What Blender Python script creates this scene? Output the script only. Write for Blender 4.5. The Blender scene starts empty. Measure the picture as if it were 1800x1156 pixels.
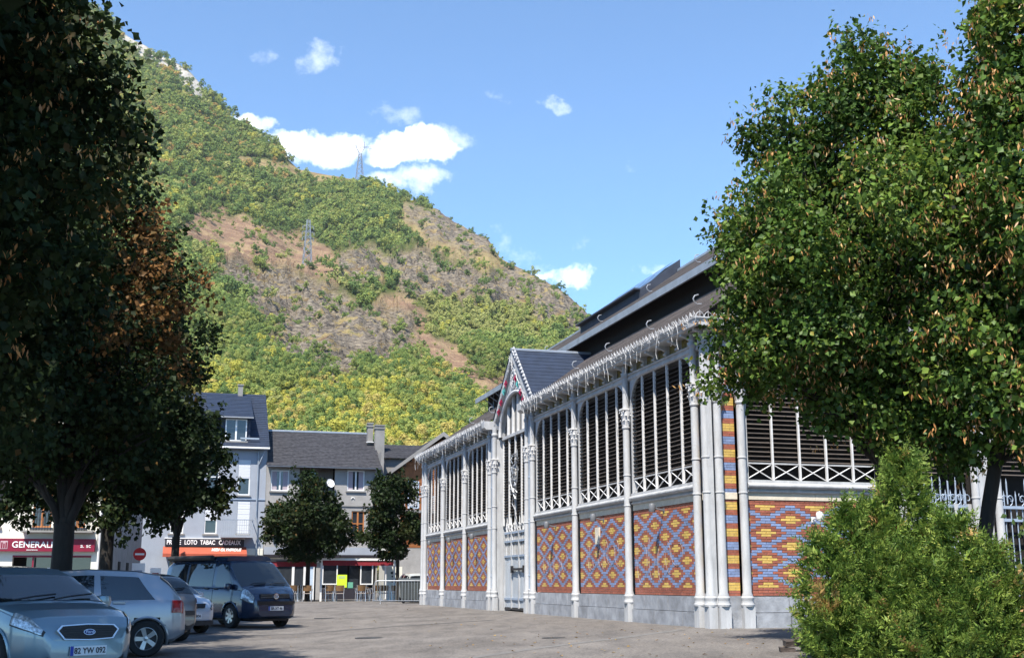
import bpy, math, random
import numpy as np
from mathutils import Matrix, Vector
R = math.radians
random.seed(7)
rng = np.random.default_rng(7)
SC = bpy.context.scene
COL = SC.collection

# ------------------------------------------------------------------ camera
cam_d = bpy.data.cameras.new("camera")
cam = bpy.data.objects.new("camera", cam_d)
COL.objects.link(cam)
cam.location = (0, 0, 1.26)
cam.rotation_euler = (R(90 + 12.02), 0, 0)
cam_d.sensor_width = 36.0
cam_d.lens = 36.0 * 2100 / 1800
cam_d.clip_start = 0.1
cam_d.clip_end = 20000
SC.camera = cam

# ------------------------------------------------------------------ sun, sky
SUN_AZ, SUN_EL = 199.0, 57.0
sun_dir = Vector((math.sin(R(SUN_AZ)) * math.cos(R(SUN_EL)), math.cos(R(SUN_AZ)) * math.cos(R(SUN_EL)), math.sin(R(SUN_EL))))
sl = bpy.data.lights.new("sun", 'SUN')
sl.energy = 4.6
sl.angle = R(0.55)
sl.color = (1.0, 0.93, 0.82)
so = bpy.data.objects.new("sun", sl)
COL.objects.link(so)
so.rotation_euler = (-sun_dir).to_track_quat('-Z', 'Y').to_euler()
so.location = (0, 0, 60)

W = bpy.data.worlds.new("World")
SC.world = W
W.use_nodes = True
wn, wl = W.node_tree.nodes, W.node_tree.links
wn.clear()


def wmath(op, a, b=None, c=None, clamp=False):
    n = wn.new("ShaderNodeMath")
    n.operation = op
    n.use_clamp = clamp
    for i, q in enumerate((a, b, c)):
        if q is None:
            continue
        if isinstance(q, (int, float)):
            n.inputs[i].default_value = q
        else:
            wl.new(q, n.inputs[i])
    return n.outputs[0]


sky = wn.new("ShaderNodeTexSky")
sky.sky_type = 'NISHITA'
sky.sun_disc = False
sky.sun_elevation = R(SUN_EL)
sky.sun_rotation = R(SUN_AZ)
sky.altitude = 2500
sky.air_density = 1.0
sky.dust_density = 0.0
sky.ozone_density = 6.5
tc = wn.new("ShaderNodeTexCoord")
sep = wn.new("ShaderNodeSeparateXYZ")
wl.new(tc.outputs["Generated"], sep.inputs[0])
ysafe = wmath('MAXIMUM', sep.outputs[1], 0.02)
A0 = wmath('DIVIDE', sep.outputs[0], ysafe)
E0 = wmath('DIVIDE', sep.outputs[2], ysafe)


def wnoise(scale, detail, rough, off, stretch=(1, 1, 1)):
    mp = wn.new("ShaderNodeMapping")
    mp.inputs["Location"].default_value = off
    mp.inputs["Scale"].default_value = stretch
    wl.new(tc.outputs["Generated"], mp.inputs[0])
    n = wn.new("ShaderNodeTexNoise")
    n.inputs["Scale"].default_value = scale
    n.inputs["Detail"].default_value = detail
    n.inputs["Roughness"].default_value = rough
    wl.new(mp.outputs[0], n.inputs["Vector"])
    return n.outputs[0]


nA = wnoise(26, 5, 0.6, (3.1, 1.7, 0))
nB = wnoise(26, 5, 0.6, (9.4, 5.2, 4))
nC = wnoise(60, 6, 0.65, (1.4, 8.2, 2))
aa = wmath('MULTIPLY_ADD', wmath('SUBTRACT', nA, 0.5), 0.075, A0)
ee = wmath('MULTIPLY_ADD', wmath('SUBTRACT', nB, 0.5), 0.055, E0)
# clouds of the sky: direction, size, density
CL = [(-.176, .379, .036, .013, 1.1), (-.158, .386, .020, .010, .9), (-.086, .372, .036, .011, 1.15), (-.074, .386, .014, .013, 1.1), (-.062, .376, .022, .010, 1.0), (-.093, .347, .032, .008, .6), (-.100, .405, .024, .011, .33),
      (-.050, .388, .024, .013, .45), (-.228, .402, .018, .008, .9), (-.174, .461, .018, .013, .42), (-.219, .464, .010, .010, .28),
      (.038, .417, .013, .007, .42), (-.012, .425, .006, .007, .25), (.055, .2585, .020, .010, .7), (.028, .262, .010, .005, .5), (.120, .268, .014, .006, .4),
      (.110, .353, .012, .004, .22), (.060, .285, .008, .008, .25), (-.014, .308, .010, .012, .2), (-.003, .294, .011, .012, .24), (.010, .281, .012, .012, .26), (.024, .269, .013, .010, .26), (-.20, .386, .02, .007, .6)]
acc = None
for (a0, e0, ra, re_, d) in CL:
    x = wmath('DIVIDE', wmath('SUBTRACT', aa, a0), ra)
    y = wmath('DIVIDE', wmath('SUBTRACT', ee, e0), re_)
    q = wmath('ADD', wmath('MULTIPLY', x, x), wmath('MULTIPLY', y, y))
    v_ = wmath('MULTIPLY', wmath('SUBTRACT', 1.0, wmath('MULTIPLY', q, 0.42), None, True), d)
    acc = v_ if acc is None else wmath('MAXIMUM', acc, v_)
front = wmath('GREATER_THAN', sep.outputs[1], 0.05)
acc = wmath('MULTIPLY', acc, front)
# scattered fair-weather clouds over the rest of the sky
far = wnoise(3.2, 6, 0.6, (2.2, 0.4, 7.7), (1, 1, 2.2))
farm = wmath('MULTIPLY', wmath('SUBTRACT', far, 0.66, None, True), 4.0, None, True)
back = wmath('SUBTRACT', 1.0, wmath('MULTIPLY', wmath('ADD', sep.outputs[1], 0.1), 4.0, None, True), None, True)
acc = wmath('MAXIMUM', acc, wmath('MULTIPLY', farm, back))
nD = wnoise(140, 6, 0.7, (5.4, 2.2, 6), (1, 1, 1.6))
dens = wmath('MULTIPLY', acc, wmath('MULTIPLY_ADD', nC, 1.5, wmath('MULTIPLY', nD, 0.5)))
dens = wmath('SUBTRACT', dens, wmath('MULTIPLY_ADD', nD, 0.35, 0.0), None, True)
dens = wmath('MULTIPLY', dens, 0.95, None, True)
dens = wmath('POWER', dens, 1.15)
mix = wn.new("ShaderNodeMix")
mix.data_type = 'RGBA'
wl.new(dens, mix.inputs["Factor"])
tn = wn.new("ShaderNodeMix")
tn.data_type = 'RGBA'
tn.blend_type = 'MULTIPLY'
tn.inputs["Factor"].default_value = 1
tn.inputs[7].default_value = (.97, 1.08, 1.03, 1)
wl.new(sky.outputs[0], tn.inputs[6])
wl.new(tn.outputs[2], mix.inputs[6])
mix.inputs[7].default_value = (11.0, 11.0, 11.2, 1)
bg = wn.new("ShaderNodeBackground")
bg.inputs["Strength"].default_value = 0.138
wl.new(mix.outputs[2], bg.inputs[0])
wo = wn.new("ShaderNodeOutputWorld")
wl.new(bg.outputs[0], wo.inputs[0])

vs = SC.view_settings
vs.view_transform = 'Standard'
vs.look = 'None'
vs.gamma = 1.0
vs.use_curve_mapping = False
vs.exposure = 1.08
SC.cycles.max_bounces = 6
SC.cycles.diffuse_bounces = 3
SC.cycles.glossy_bounces = 3
SC.cycles.transmission_bounces = 4
SC.cycles.transparent_max_bounces = 8
SC.cycles.volume_bounces = 0
SC.cycles.use_adaptive_sampling = True
SC.cycles.caustics_reflective = False
SC.cycles.caustics_refractive = False
SC.cycles.use_denoising = True

# ================================================================== helpers
def setp(o, **k):
    for a, b in k.items():
        if b is not None:
            o[a] = b
    return o


def tag(o, label=None, cat=None, group=None, kind=None):
    return setp(o, label=label, category=cat, group=group, kind=kind)


def empty(name, loc=(0, 0, 0), rz=0, label=None, cat=None, group=None, kind=None, parent=None):
    o = bpy.data.objects.new(name, None)
    o.empty_display_size = 0.2
    COL.objects.link(o)
    o.location = loc
    o.rotation_euler = (0, 0, rz)
    if parent:
        o.parent = parent
    return tag(o, label, cat, group, kind)


def link(name, me, parent=None, loc=(0, 0, 0), rot=(0, 0, 0), scale=None):
    o = bpy.data.objects.new(name, me)
    COL.objects.link(o)
    if parent:
        o.parent = parent
    o.location = loc
    o.rotation_euler = rot
    if scale:
        o.scale = scale
    return o


def copy_tree(o, parent=None):
    c = o.copy()
    COL.objects.link(c)
    c.parent = parent
    for ch in list(o.children):
        copy_tree(ch, c)
    return c


class MB:
    def __init__(s, T=None):
        s.v, s.f, s.m = [], [], []
        s.T = T
        s.flip = T is not None and T.to_3x3().determinant() < 0

    def add(s, vs_, fs, mi=0):
        n = len(s.v)
        if s.T is not None:
            vs_ = [tuple(s.T @ Vector(p)) for p in vs_]
        s.v.extend(vs_)
        for f in fs:
            f = [n + i for i in f]
            s.f.append(f[::-1] if s.flip else f)
            s.m.append(mi)

    def box(s, x0, x1, y0, y1, z0, z1, mi=0):
        s.add([(x0, y0, z0), (x1, y0, z0), (x1, y1, z0), (x0, y1, z0), (x0, y0, z1), (x1, y0, z1), (x1, y1, z1), (x0, y1, z1)],
              [(0, 3, 2, 1), (4, 5, 6, 7), (0, 1, 5, 4), (1, 2, 6, 5), (2, 3, 7, 6), (3, 0, 4, 7)], mi)

    def obox(s, c, size, M3=None, mi=0):
        hx, hy, hz = [q / 2 for q in size]
        ps = [(-hx, -hy, -hz), (hx, -hy, -hz), (hx, hy, -hz), (-hx, hy, -hz), (-hx, -hy, hz), (hx, -hy, hz), (hx, hy, hz), (-hx, hy, hz)]
        c = Vector(c)
        ps = [tuple((M3 @ Vector(p) if M3 else Vector(p)) + c) for p in ps]
        s.add(ps, [(0, 3, 2, 1), (4, 5, 6, 7), (0, 1, 5, 4), (1, 2, 6, 5), (2, 3, 7, 6), (3, 0, 4, 7)], mi)

    def tube(s, pts, rad, n=6, mi=0, caps=True):
        pts = [Vector(p) for p in pts]
        if not hasattr(rad, '__len__'):
            rad = [rad] * len(pts)
        vs_, fs = [], []
        prev = None
        for i, p in enumerate(pts):
            d = (pts[min(i + 1, len(pts) - 1)] - pts[max(i - 1, 0)])
            if d.length < 1e-9:
                d = Vector((0, 0, 1))
            d.normalize()
            if prev is None:
                a = Vector((1, 0, 0)) if abs(d.x) < .9 else Vector((0, 1, 0))
                x = d.cross(a).normalized()
            else:
                x = (prev - d * prev.dot(d))
                x = x.normalized() if x.length > 1e-6 else d.orthogonal().normalized()
            prev = x
            y = d.cross(x)
            for k in range(n):
                t = 2 * math.pi * k / n
                vs_.append(tuple(p + (x * math.cos(t) + y * math.sin(t)) * rad[i]))
        for i in range(len(pts) - 1):
            for k in range(n):
                k2 = (k + 1) % n
                fs.append((i * n + k, i * n + k2, (i + 1) * n + k2, (i + 1) * n + k))
        if caps:
            fs.append(tuple(range(n))[::-1])
            fs.append(tuple((len(pts) - 1) * n + k for k in range(n)))
        s.add(vs_, fs, mi)

    def lathe(s, prof, c=(0, 0, 0), n=12, mi=0, a0=0, a1=2 * math.pi):
        full = abs(a1 - a0 - 2 * math.pi) < 1e-6
        m = n if full else n + 1
        vs_, fs = [], []
        for (r, z) in prof:
            for k in range(m):
                t = a0 + (a1 - a0) * k / n
                vs_.append((c[0] + r * math.cos(t), c[1] + r * math.sin(t), c[2] + z))
        for i in range(len(prof) - 1):
            for k in range(n):
                k2 = (k + 1) % m
                fs.append((i * m + k, i * m + k2, (i + 1) * m + k2, (i + 1) * m + k))
        s.add(vs_, fs, mi)

    def prism(s, poly, a, b, axis='x', mi=0):
        """poly of 2-d points extruded from a to b along axis; 'x': (y,z), 'y': (x,z), 'z': (x,y)"""
        n = len(poly)
        f = {'x': lambda p, t: (t, p[0], p[1]), 'y': lambda p, t: (p[0], t, p[1]), 'z': lambda p, t: (p[0], p[1], t)}[axis]
        vs_ = [f(p, a) for p in poly] + [f(p, b) for p in poly]
        fs = [tuple(range(n))[::-1], tuple(range(n, 2 * n))]
        for i in range(n):
            j = (i + 1) % n
            fs.append((i, j, n + j, n + i))
        s.add(vs_, fs, mi)

    def quad(s, a, b, c, d, mi=0):
        s.add([a, b, c, d], [(0, 1, 2, 3)], mi)

    def mesh(s, name, mats, smooth=None):
        me = bpy.data.meshes.new(name)
        me.from_pydata(s.v, [], s.f)
        for m in (mats if isinstance(mats, (list, tuple)) else [mats]):
            me.materials.append(m)
        if len(me.materials) > 1:
            me.polygons.foreach_set("material_index", s.m)
        if smooth is not None:
            me.polygons.foreach_set("use_smooth", [True] * len(me.polygons))
            me.set_sharp_from_angle(angle=R(smooth))
        me.update()
        return me

    def build(s, name, mats, parent=None, smooth=None, loc=(0, 0, 0), rot=(0, 0, 0)):
        return link(name, s.mesh(name, mats, smooth), parent, loc, rot)


def np_mesh(name, verts, faces, mats, tint=None, smooth=False):
    """verts (n,3), faces (m,k) arrays"""
    me = bpy.data.meshes.new(name)
    nf, k = faces.shape
    me.vertices.add(len(verts))
    me.vertices.foreach_set("co", np.ascontiguousarray(verts, dtype=np.float32).ravel())
    me.loops.add(nf * k)
    me.loops.foreach_set("vertex_index", np.ascontiguousarray(faces, dtype=np.int32).ravel())
    me.polygons.add(nf)
    me.polygons.foreach_set("loop_start", np.arange(nf, dtype=np.int32) * k)
    if smooth:
        me.polygons.foreach_set("use_smooth", np.ones(nf, dtype=bool))
    for m in (mats if isinstance(mats, (list, tuple)) else [mats]):
        me.materials.append(m)
    if tint is not None:
        at = me.attributes.new("tint", 'FLOAT', 'POINT')
        at.data.foreach_set("value", np.ascontiguousarray(tint, dtype=np.float32))
    me.update(calc_edges=True)
    return me


# ------------------------------------------------------------------ materials
def _n(nt, t, **k):
    n = nt.nodes.new(t)
    for a, b in k.items():
        setattr(n, a, b)
    return n


def mat(name, col, rough=.6, var=.15, scale=6.0, col2=None, bump=0, bscale=None, metal=0, spec=.4, coat=0, stretch=(1, 1, 1), detail=5, rnd=0, island=0):
    """principled with noise between col and col2 (or a darker col); rnd: per-object, island: per-piece brightness spread"""
    m = bpy.data.materials.new(name)
    m.use_nodes = True
    nt = m.node_tree
    b = nt.nodes["Principled BSDF"]
    b.inputs["Roughness"].default_value = rough
    b.inputs["Metallic"].default_value = metal
    b.inputs["Specular IOR Level"].default_value = spec
    b.inputs["Coat Weight"].default_value = coat
    c1 = (*col, 1)
    c2 = (*(col2 if col2 else [q * (1 - var) for q in col]), 1)
    tcn = _n(nt, "ShaderNodeTexCoord")
    mp = _n(nt, "ShaderNodeMapping")
    mp.inputs["Scale"].default_value = stretch
    nt.links.new(tcn.outputs["Object"], mp.inputs[0])
    nz = _n(nt, "ShaderNodeTexNoise")
    nz.inputs["Scale"].default_value = scale
    nz.inputs["Detail"].default_value = detail
    nz.inputs["Roughness"].default_value = .65
    nt.links.new(mp.outputs[0], nz.inputs["Vector"])
    rp = _n(nt, "ShaderNodeValToRGB")
    rp.color_ramp.elements[0].position = .35
    rp.color_ramp.elements[1].position = .68
    rp.color_ramp.elements[0].color = c2
    rp.color_ramp.elements[1].color = c1
    nt.links.new(nz.outputs[0], rp.inputs[0])
    out = rp.outputs[0]
    if rnd or island:
        if rnd:
            src = _n(nt, "ShaderNodeObjectInfo").outputs["Random"]
        else:
            src = _n(nt, "ShaderNodeNewGeometry").outputs["Random Per Island"]
        mr = _n(nt, "ShaderNodeMapRange")
        mr.inputs[3].default_value = 1 - (rnd or island)
        mr.inputs[4].default_value = 1 + (rnd or island) * .6
        nt.links.new(src, mr.inputs[0])
        hs = _n(nt, "ShaderNodeHueSaturation")
        nt.links.new(out, hs.inputs["Color"])
        nt.links.new(mr.outputs[0], hs.inputs["Value"])
        out = hs.outputs[0]
    nt.links.new(out, b.inputs["Base Color"])
    if bump:
        bz = _n(nt, "ShaderNodeTexNoise")
        bz.inputs["Scale"].default_value = bscale or scale * 6
        bz.inputs["Detail"].default_value = 4
        nt.links.new(mp.outputs[0], bz.inputs["Vector"])
        bp = _n(nt, "ShaderNodeBump")
        bp.inputs["Strength"].default_value = bump
        bp.inputs["Distance"].default_value = .02
        nt.links.new(bz.outputs[0], bp.inputs["Height"])
        nt.links.new(bp.outputs[0], b.inputs["Normal"])
    return m


def leaf_mat(name, cols, trans=.35, gloss=.06, rough=.45, island=.35):
    """cols: ramp [(pos, rgb)] driven by the 'tint' attribute plus per-leaf spread"""
    m = bpy.data.materials.new(name)
    m.use_nodes = True
    nt = m.node_tree
    nt.nodes.clear()
    at = _n(nt, "ShaderNodeAttribute", attribute_name="tint")
    ge = _n(nt, "ShaderNodeNewGeometry")
    rp = _n(nt, "ShaderNodeValToRGB")
    cr = rp.color_ramp
    while len(cr.elements) < len(cols):
        cr.elements.new(.5)
    for el, (p, c) in zip(cr.elements, cols):
        el.position = p
        el.color = (*c, 1)
    nt.links.new(at.outputs["Fac"], rp.inputs[0])
    mr = _n(nt, "ShaderNodeMapRange")
    mr.inputs[3].default_value = 1 - island
    mr.inputs[4].default_value = 1 + island
    nt.links.new(ge.outputs["Random Per Island"], mr.inputs[0])
    hs = _n(nt, "ShaderNodeHueSaturation")
    nt.links.new(rp.outputs[0], hs.inputs["Color"])
    nt.links.new(mr.outputs[0], hs.inputs["Value"])
    d = _n(nt, "ShaderNodeBsdfDiffuse")
    t = _n(nt, "ShaderNodeBsdfTranslucent")
    g = _n(nt, "ShaderNodeBsdfGlossy")
    g.inputs["Roughness"].default_value = rough
    g.inputs["Color"].default_value = (.8, .85, .8, 1)
    for n in (d, t):
        nt.links.new(hs.outputs[0], n.inputs["Color"])
    m1 = _n(nt, "ShaderNodeMixShader")
    m1.inputs[0].default_value = trans
    nt.links.new(d.outputs[0], m1.inputs[1])
    nt.links.new(t.outputs[0], m1.inputs[2])
    m2 = _n(nt, "ShaderNodeMixShader")
    m2.inputs[0].default_value = gloss
    nt.links.new(m1.outputs[0], m2.inputs[1])
    nt.links.new(g.outputs[0], m2.inputs[2])
    o = _n(nt, "ShaderNodeOutputMaterial")
    nt.links.new(m2.outputs[0], o.inputs[0])
    return m


PAINT = mat("paint_pale_blue", (.50, .51, .53), .5, .34, 3.5, bump=.15, bscale=40, stretch=(1, 1, .3), detail=8)
PAINT_W = mat("paint_white", (.68, .68, .69), .5, .18, 4)
PAINT_D = mat("paint_blue_grey", (.30, .37, .48), .5, .2, 3)
STONE = mat("base_stone", (.35, .37, .41), .8, .42, 2.6, bump=.35, bscale=25, rnd=.10)
CREAM = mat("cream_stone", (.66, .60, .50), .75, .2, 4, bump=.15)
MORTAR = mat("mortar", (.36, .33, .30), .9, .2, 10)
BR_R = mat("brick_red", (.36, .118, .075), .5, .3, 14, rnd=.22)
BR_B = mat("brick_blue", (.225, .295, .50), .35, .25, 14, rnd=.22)
BR_Y = mat("brick_yellow", (.66, .45, .12), .35, .25, 14, rnd=.15)
BI_R = mat("brick_red_far", (.36, .118, .075), .5, .3, 14, island=.22)
BI_B = mat("brick_blue_far", (.225, .295, .50), .35, .25, 14, island=.22)
BI_Y = mat("brick_yellow_far", (.66, .45, .12), .35, .25, 14, island=.15)
SLAT = mat("louvre_wood", (.10, .082, .072), .75, .5, 5, stretch=(1, 1, 6), bump=.2, rnd=.25)
SLAT_I = mat("louvre_wood_far", (.10, .082, .072), .75, .5, 5, stretch=(1, 1, 6), bump=.2, island=.25)
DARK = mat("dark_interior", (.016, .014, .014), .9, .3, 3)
FRIEZE = mat("frieze_tile", (.36, .29, .07), .5, 0, 9, col2=(.05, .055, .05), detail=8)
ROOF = mat("hall_roof_tile", (.15, .125, .115), .75, .45, 2.2, stretch=(1, .35, 1), bump=.5, bscale=14)
ZINC = mat("zinc", (.33, .37, .43), .45, .25, 2, metal=.3)
SLATE = mat("slate_blue", (.020, .032, .062), .6, .35, 3, bump=.3, bscale=20)
IRON = mat("black_iron", (.03, .03, .034), .5, .3, 8)
GALV = mat("galvanised", (.45, .47, .50), .4, .2, 8, metal=.6)
WIRE = mat("white_cable", (.62, .62, .62), .5, .05, 8)
PLANK = mat("door_plank", (.46, .50, .55), .6, .3, 3, stretch=(8, 8, .6), rnd=.12, bump=.2)
BARK = mat("bark", (.026, .022, .019), .9, .5, 7, stretch=(1, 1, .25), bump=.9, bscale=12)
GLASS = mat("window_glass", (.03, .036, .045), .06, .3, 2, spec=.8)
BLACK = mat("black_plastic", (.018, .018, .02), .5, .2, 8)
RUBBER = mat("tyre_rubber", (.022, .022, .023), .85, .3, 20)


def text(name, body, size, parent, loc, rot, m, ext=.004, align='CENTER', sx=1.0, shear=0, bold=0):
    cu = bpy.data.curves.new(name, 'FONT')
    cu.body = body
    cu.size = size
    cu.extrude = ext
    cu.offset = bold
    cu.shear = shear
    cu.align_x = align
    cu.align_y = 'CENTER'
    cu.resolution_u = 3
    cu.materials.append(m)
    tmp = bpy.data.objects.new(name, cu)
    me = bpy.data.meshes.new_from_object(tmp)
    bpy.data.objects.remove(tmp)
    return link(name, me, parent, loc, rot, (sx, 1, 1))


# ================================================================== ground
TH = R(15.75)
VX = np.array([math.cos(TH), math.sin(TH)])
UX = np.array([-math.sin(TH), math.cos(TH)])
HC = np.array([4.393, 26.603])
GZ = .315


def sstep(t):
    t = np.clip(t, 0, 1)
    return t * t * (3 - 2 * t)


def gz(x, y):
    x = np.asarray(x, dtype=float)
    y = np.asarray(y, dtype=float)
    t = -((x - HC[0]) * VX[0] + (y - HC[1]) * VX[1])
    return GZ * (1 - np.clip((t - .5) / 7.7, 0, 1) * (1 - sstep((y - 44) / 16)))


def ground_mat():
    m = bpy.data.materials.new("plaza_asphalt")
    m.use_nodes = True
    nt = m.node_tree
    b = nt.nodes["Principled BSDF"]
    b.inputs["Roughness"].default_value = .9
    b.inputs["Specular IOR Level"].default_value = .25
    tcn = _n(nt, "ShaderNodeTexCoord")

    def nz(scale, det, rough, a, ca, b_, cb, st=(1, 1, 1)):
        mp = _n(nt, "ShaderNodeMapping")
        mp.inputs["Scale"].default_value = st
        nt.links.new(tcn.outputs["Object"], mp.inputs[0])
        n = _n(nt, "ShaderNodeTexNoise")
        n.inputs["Scale"].default_value = scale
        n.inputs["Detail"].default_value = det
        n.inputs["Roughness"].default_value = rough
        nt.links.new(mp.outputs[0], n.inputs["Vector"])
        r = _n(nt, "ShaderNodeValToRGB")
        r.color_ramp.elements[0].position = a
        r.color_ramp.elements[0].color = (*ca, 1)
        r.color_ramp.elements[1].position = b_
        r.color_ramp.elements[1].color = (*cb, 1)
        nt.links.new(n.outputs[0], r.inputs[0])
        return n.outputs[0], r.outputs[0]

    _, c1 = nz(.35, 6, .6, .3, (.125, .117, .112), .7, (.180, .172, .167))
    f2, c2 = nz(24, 4, .85, .34, (.42, .42, .43), .68, (1.5, 1.46, 1.4))
    _, c3 = nz(1.8, 5, .7, .36, (.74, .74, .75), .6, (1.08, 1.07, 1.06), (1, .35, 1))
    out = c1
    for c in (c2, c3):
        mx = _n(nt, "ShaderNodeMix", data_type='RGBA', blend_type='MULTIPLY')
        mx.inputs["Factor"].default_value = 1
        nt.links.new(out, mx.inputs[6])
        nt.links.new(c, mx.inputs[7])
        out = mx.outputs[2]
    nt.links.new(out, b.inputs["Base Color"])
    bp = _n(nt, "ShaderNodeBump")
    bp.inputs["Strength"].default_value = .35
    bp.inputs["Distance"].default_value = .01
    nt.links.new(f2, bp.inputs["Height"])
    nt.links.new(bp.outputs[0], b.inputs["Normal"])
    return m


GROUND = ground_mat()


def make_ground():
    xs = np.unique(np.concatenate([np.linspace(-400, -40, 10), np.linspace(-40, 30, 60), np.linspace(30, 400, 10)]))
    ys = np.unique(np.concatenate([np.linspace(-200, -10, 8), np.linspace(-10, 75, 70), np.linspace(75, 150, 5)]))
    X, Y = np.meshgrid(xs, ys, indexing='ij')
    Z = gz(X, Y)
    nx, ny = X.shape
    i = np.arange(nx * ny).reshape(nx, ny)
    F = np.stack([i[:-1, :-1], i[1:, :-1], i[1:, 1:], i[:-1, 1:]], -1).reshape(-1, 4)
    o = link("ground", np_mesh("ground", np.stack([X, Y, Z], -1).reshape(-1, 3), F, GROUND, smooth=True))
    tag(o, "grey gravelly asphalt of the open market square", kind="structure")


make_ground()

# ================================================================== mountain
# ridge line of the mountain: bearing x/y, rise z/y, distance y
RB = np.array([-.95, -.70, -.51, -.471, -.415, -.347, -.291, -.253, -.217, -.188, -.150, -.130, -.100, -.065, -.050, -.020, -.010, .017, .044, .071, .097, .135, .192, .284, .423, .70, .95])
RE = np.array([.62, .64, .612, .577, .534, .483, .452, .407, .385, .3575, .3505, .346, .333, .319, .308, .292, .277, .262, .248, .221, .199, .17, .131, .08, .043, .02, .015])
RY = np.array([1500, 1600, 1700, 1700, 1650, 1600, 1560, 1500, 1460, 1430, 1400, 1390, 1340, 1260, 1230, 1140, 1110, 1040, 980, 900, 850, 800, 750, 700, 680, 650, 650.])
PATCH = [('h', -0.2275, 0.2902, 0.0571, 0.0181, 14), ('h', -0.1750, 0.2749, 0.0286, 0.0119, 25), ('r', -0.1459, 0.2069, 0.0500, 0.0295, 8), ('r', -0.1960, 0.2444, 0.0452, 0.0190, 20),
         ('g', -0.0346, 0.2866, 0.0571, 0.0190, 22), ('r', -0.0496, 0.3031, 0.0333, 0.0152, 25), ('r', -0.0688, 0.2621, 0.0333, 0.0190, 10), ('g', 0.0196, 0.2560, 0.0500, 0.0171, 30),
         ('r', 0.0489, 0.2344, 0.0286, 0.0190, 35), ('r', 0.0000, 0.2520, 0.0238, 0.0143, 20), ('h', -0.0630, 0.1920, 0.0500, 0.0124, 32), ('h', -0.0154, 0.1577, 0.0152, 0.0162, 20),
         ('w', -0.3330, 0.4695, 0.0190, 0.0052, 38), ('w', -0.2931, 0.4437, 0.0286, 0.0057, 40), ('g', -0.1854, 0.3552, 0.0429, 0.0048, 12), ('r', -0.1231, 0.2672, 0.0214, 0.0143, 10),
         ('h', -0.1024, 0.2218, 0.0214, 0.0214, 0), ('r', -0.1846, 0.2019, 0.0238, 0.0181, 0)]
Y0H = 125.0


def vnoise(x, y, seed=0):
    """smooth 2-d value noise"""
    xi, yi = np.floor(x).astype(int), np.floor(y).astype(int)
    fx, fy = x - xi, y - yi
    fx, fy = fx * fx * (3 - 2 * fx), fy * fy * (3 - 2 * fy)

    def h(a, b):
        q = np.sin(a * 127.1 + b * 311.7 + seed * 74.7) * 43758.5453
        return q - np.floor(q)
    return (h(xi, yi) * (1 - fx) + h(xi + 1, yi) * fx) * (1 - fy) + (h(xi, yi + 1) * (1 - fx) + h(xi + 1, yi + 1) * fx) * fy


def fbm(x, y, o=5, seed=0, ridged=False):
    s, a, t = 0, 1, 0
    for i in range(o):
        n = vnoise(x, y, seed + i)
        if ridged:
            n = 1 - abs(2 * n - 1)
        s = s + a * n
        t += a
        a *= .5
        x, y = x * 2.03 + 11.3, y * 2.03 + 4.7
    return s / t


def patch_mask(b, e, kinds):
    m = np.zeros_like(b)
    wob = (fbm(b * 55, e * 80, 4, 3) - .5) * 1.5
    for (k, a0, e0, ra, re_, rot) in PATCH:
        if k not in kinds:
            continue
        c, s = math.cos(R(rot)), math.sin(R(rot))
        x, y = b - a0, -(e - e0)
        u_, w_ = (x * c + y * s) / ra, (-x * s + y * c) / re_
        m = np.maximum(m, 1 - np.sqrt(u_ ** 2 + w_ ** 2) + .42 + wob)
    return np.clip(m * 2.2, 0, 1)


def hill_h(b, y):
    """height at bearing b and distance y"""
    yr = np.interp(b, RB, RY)
    er = np.interp(b, RB, RE)
    s = np.clip((y - Y0H) / (yr - Y0H), 0, None)
    g = np.where(s < 1, np.maximum(s, 1e-6) ** .55, 1 - (s - 1) * 1.3)
    z = y * er * g
    x = b * y
    amp = np.clip(s * 4, 0, 1) * np.clip((1 - s) * 5 + .12, .12, 1) * np.clip(y / 700, .35, 1.4)
    z = z + amp * (fbm(x / 120, y / 170, 4, 1) - .5) * 26
    e = z / y
    bare = patch_mask(b, e, 'rhgw')
    rk = patch_mask(b, e, 'rw')
    z = z + bare * amp * (fbm(x / 34, z / 26, 5, 9, True) - .55) * 9 + rk * amp * (fbm(x / 19, z / 12, 4, 5, True) - .5) * 26
    return z, bare


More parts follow.
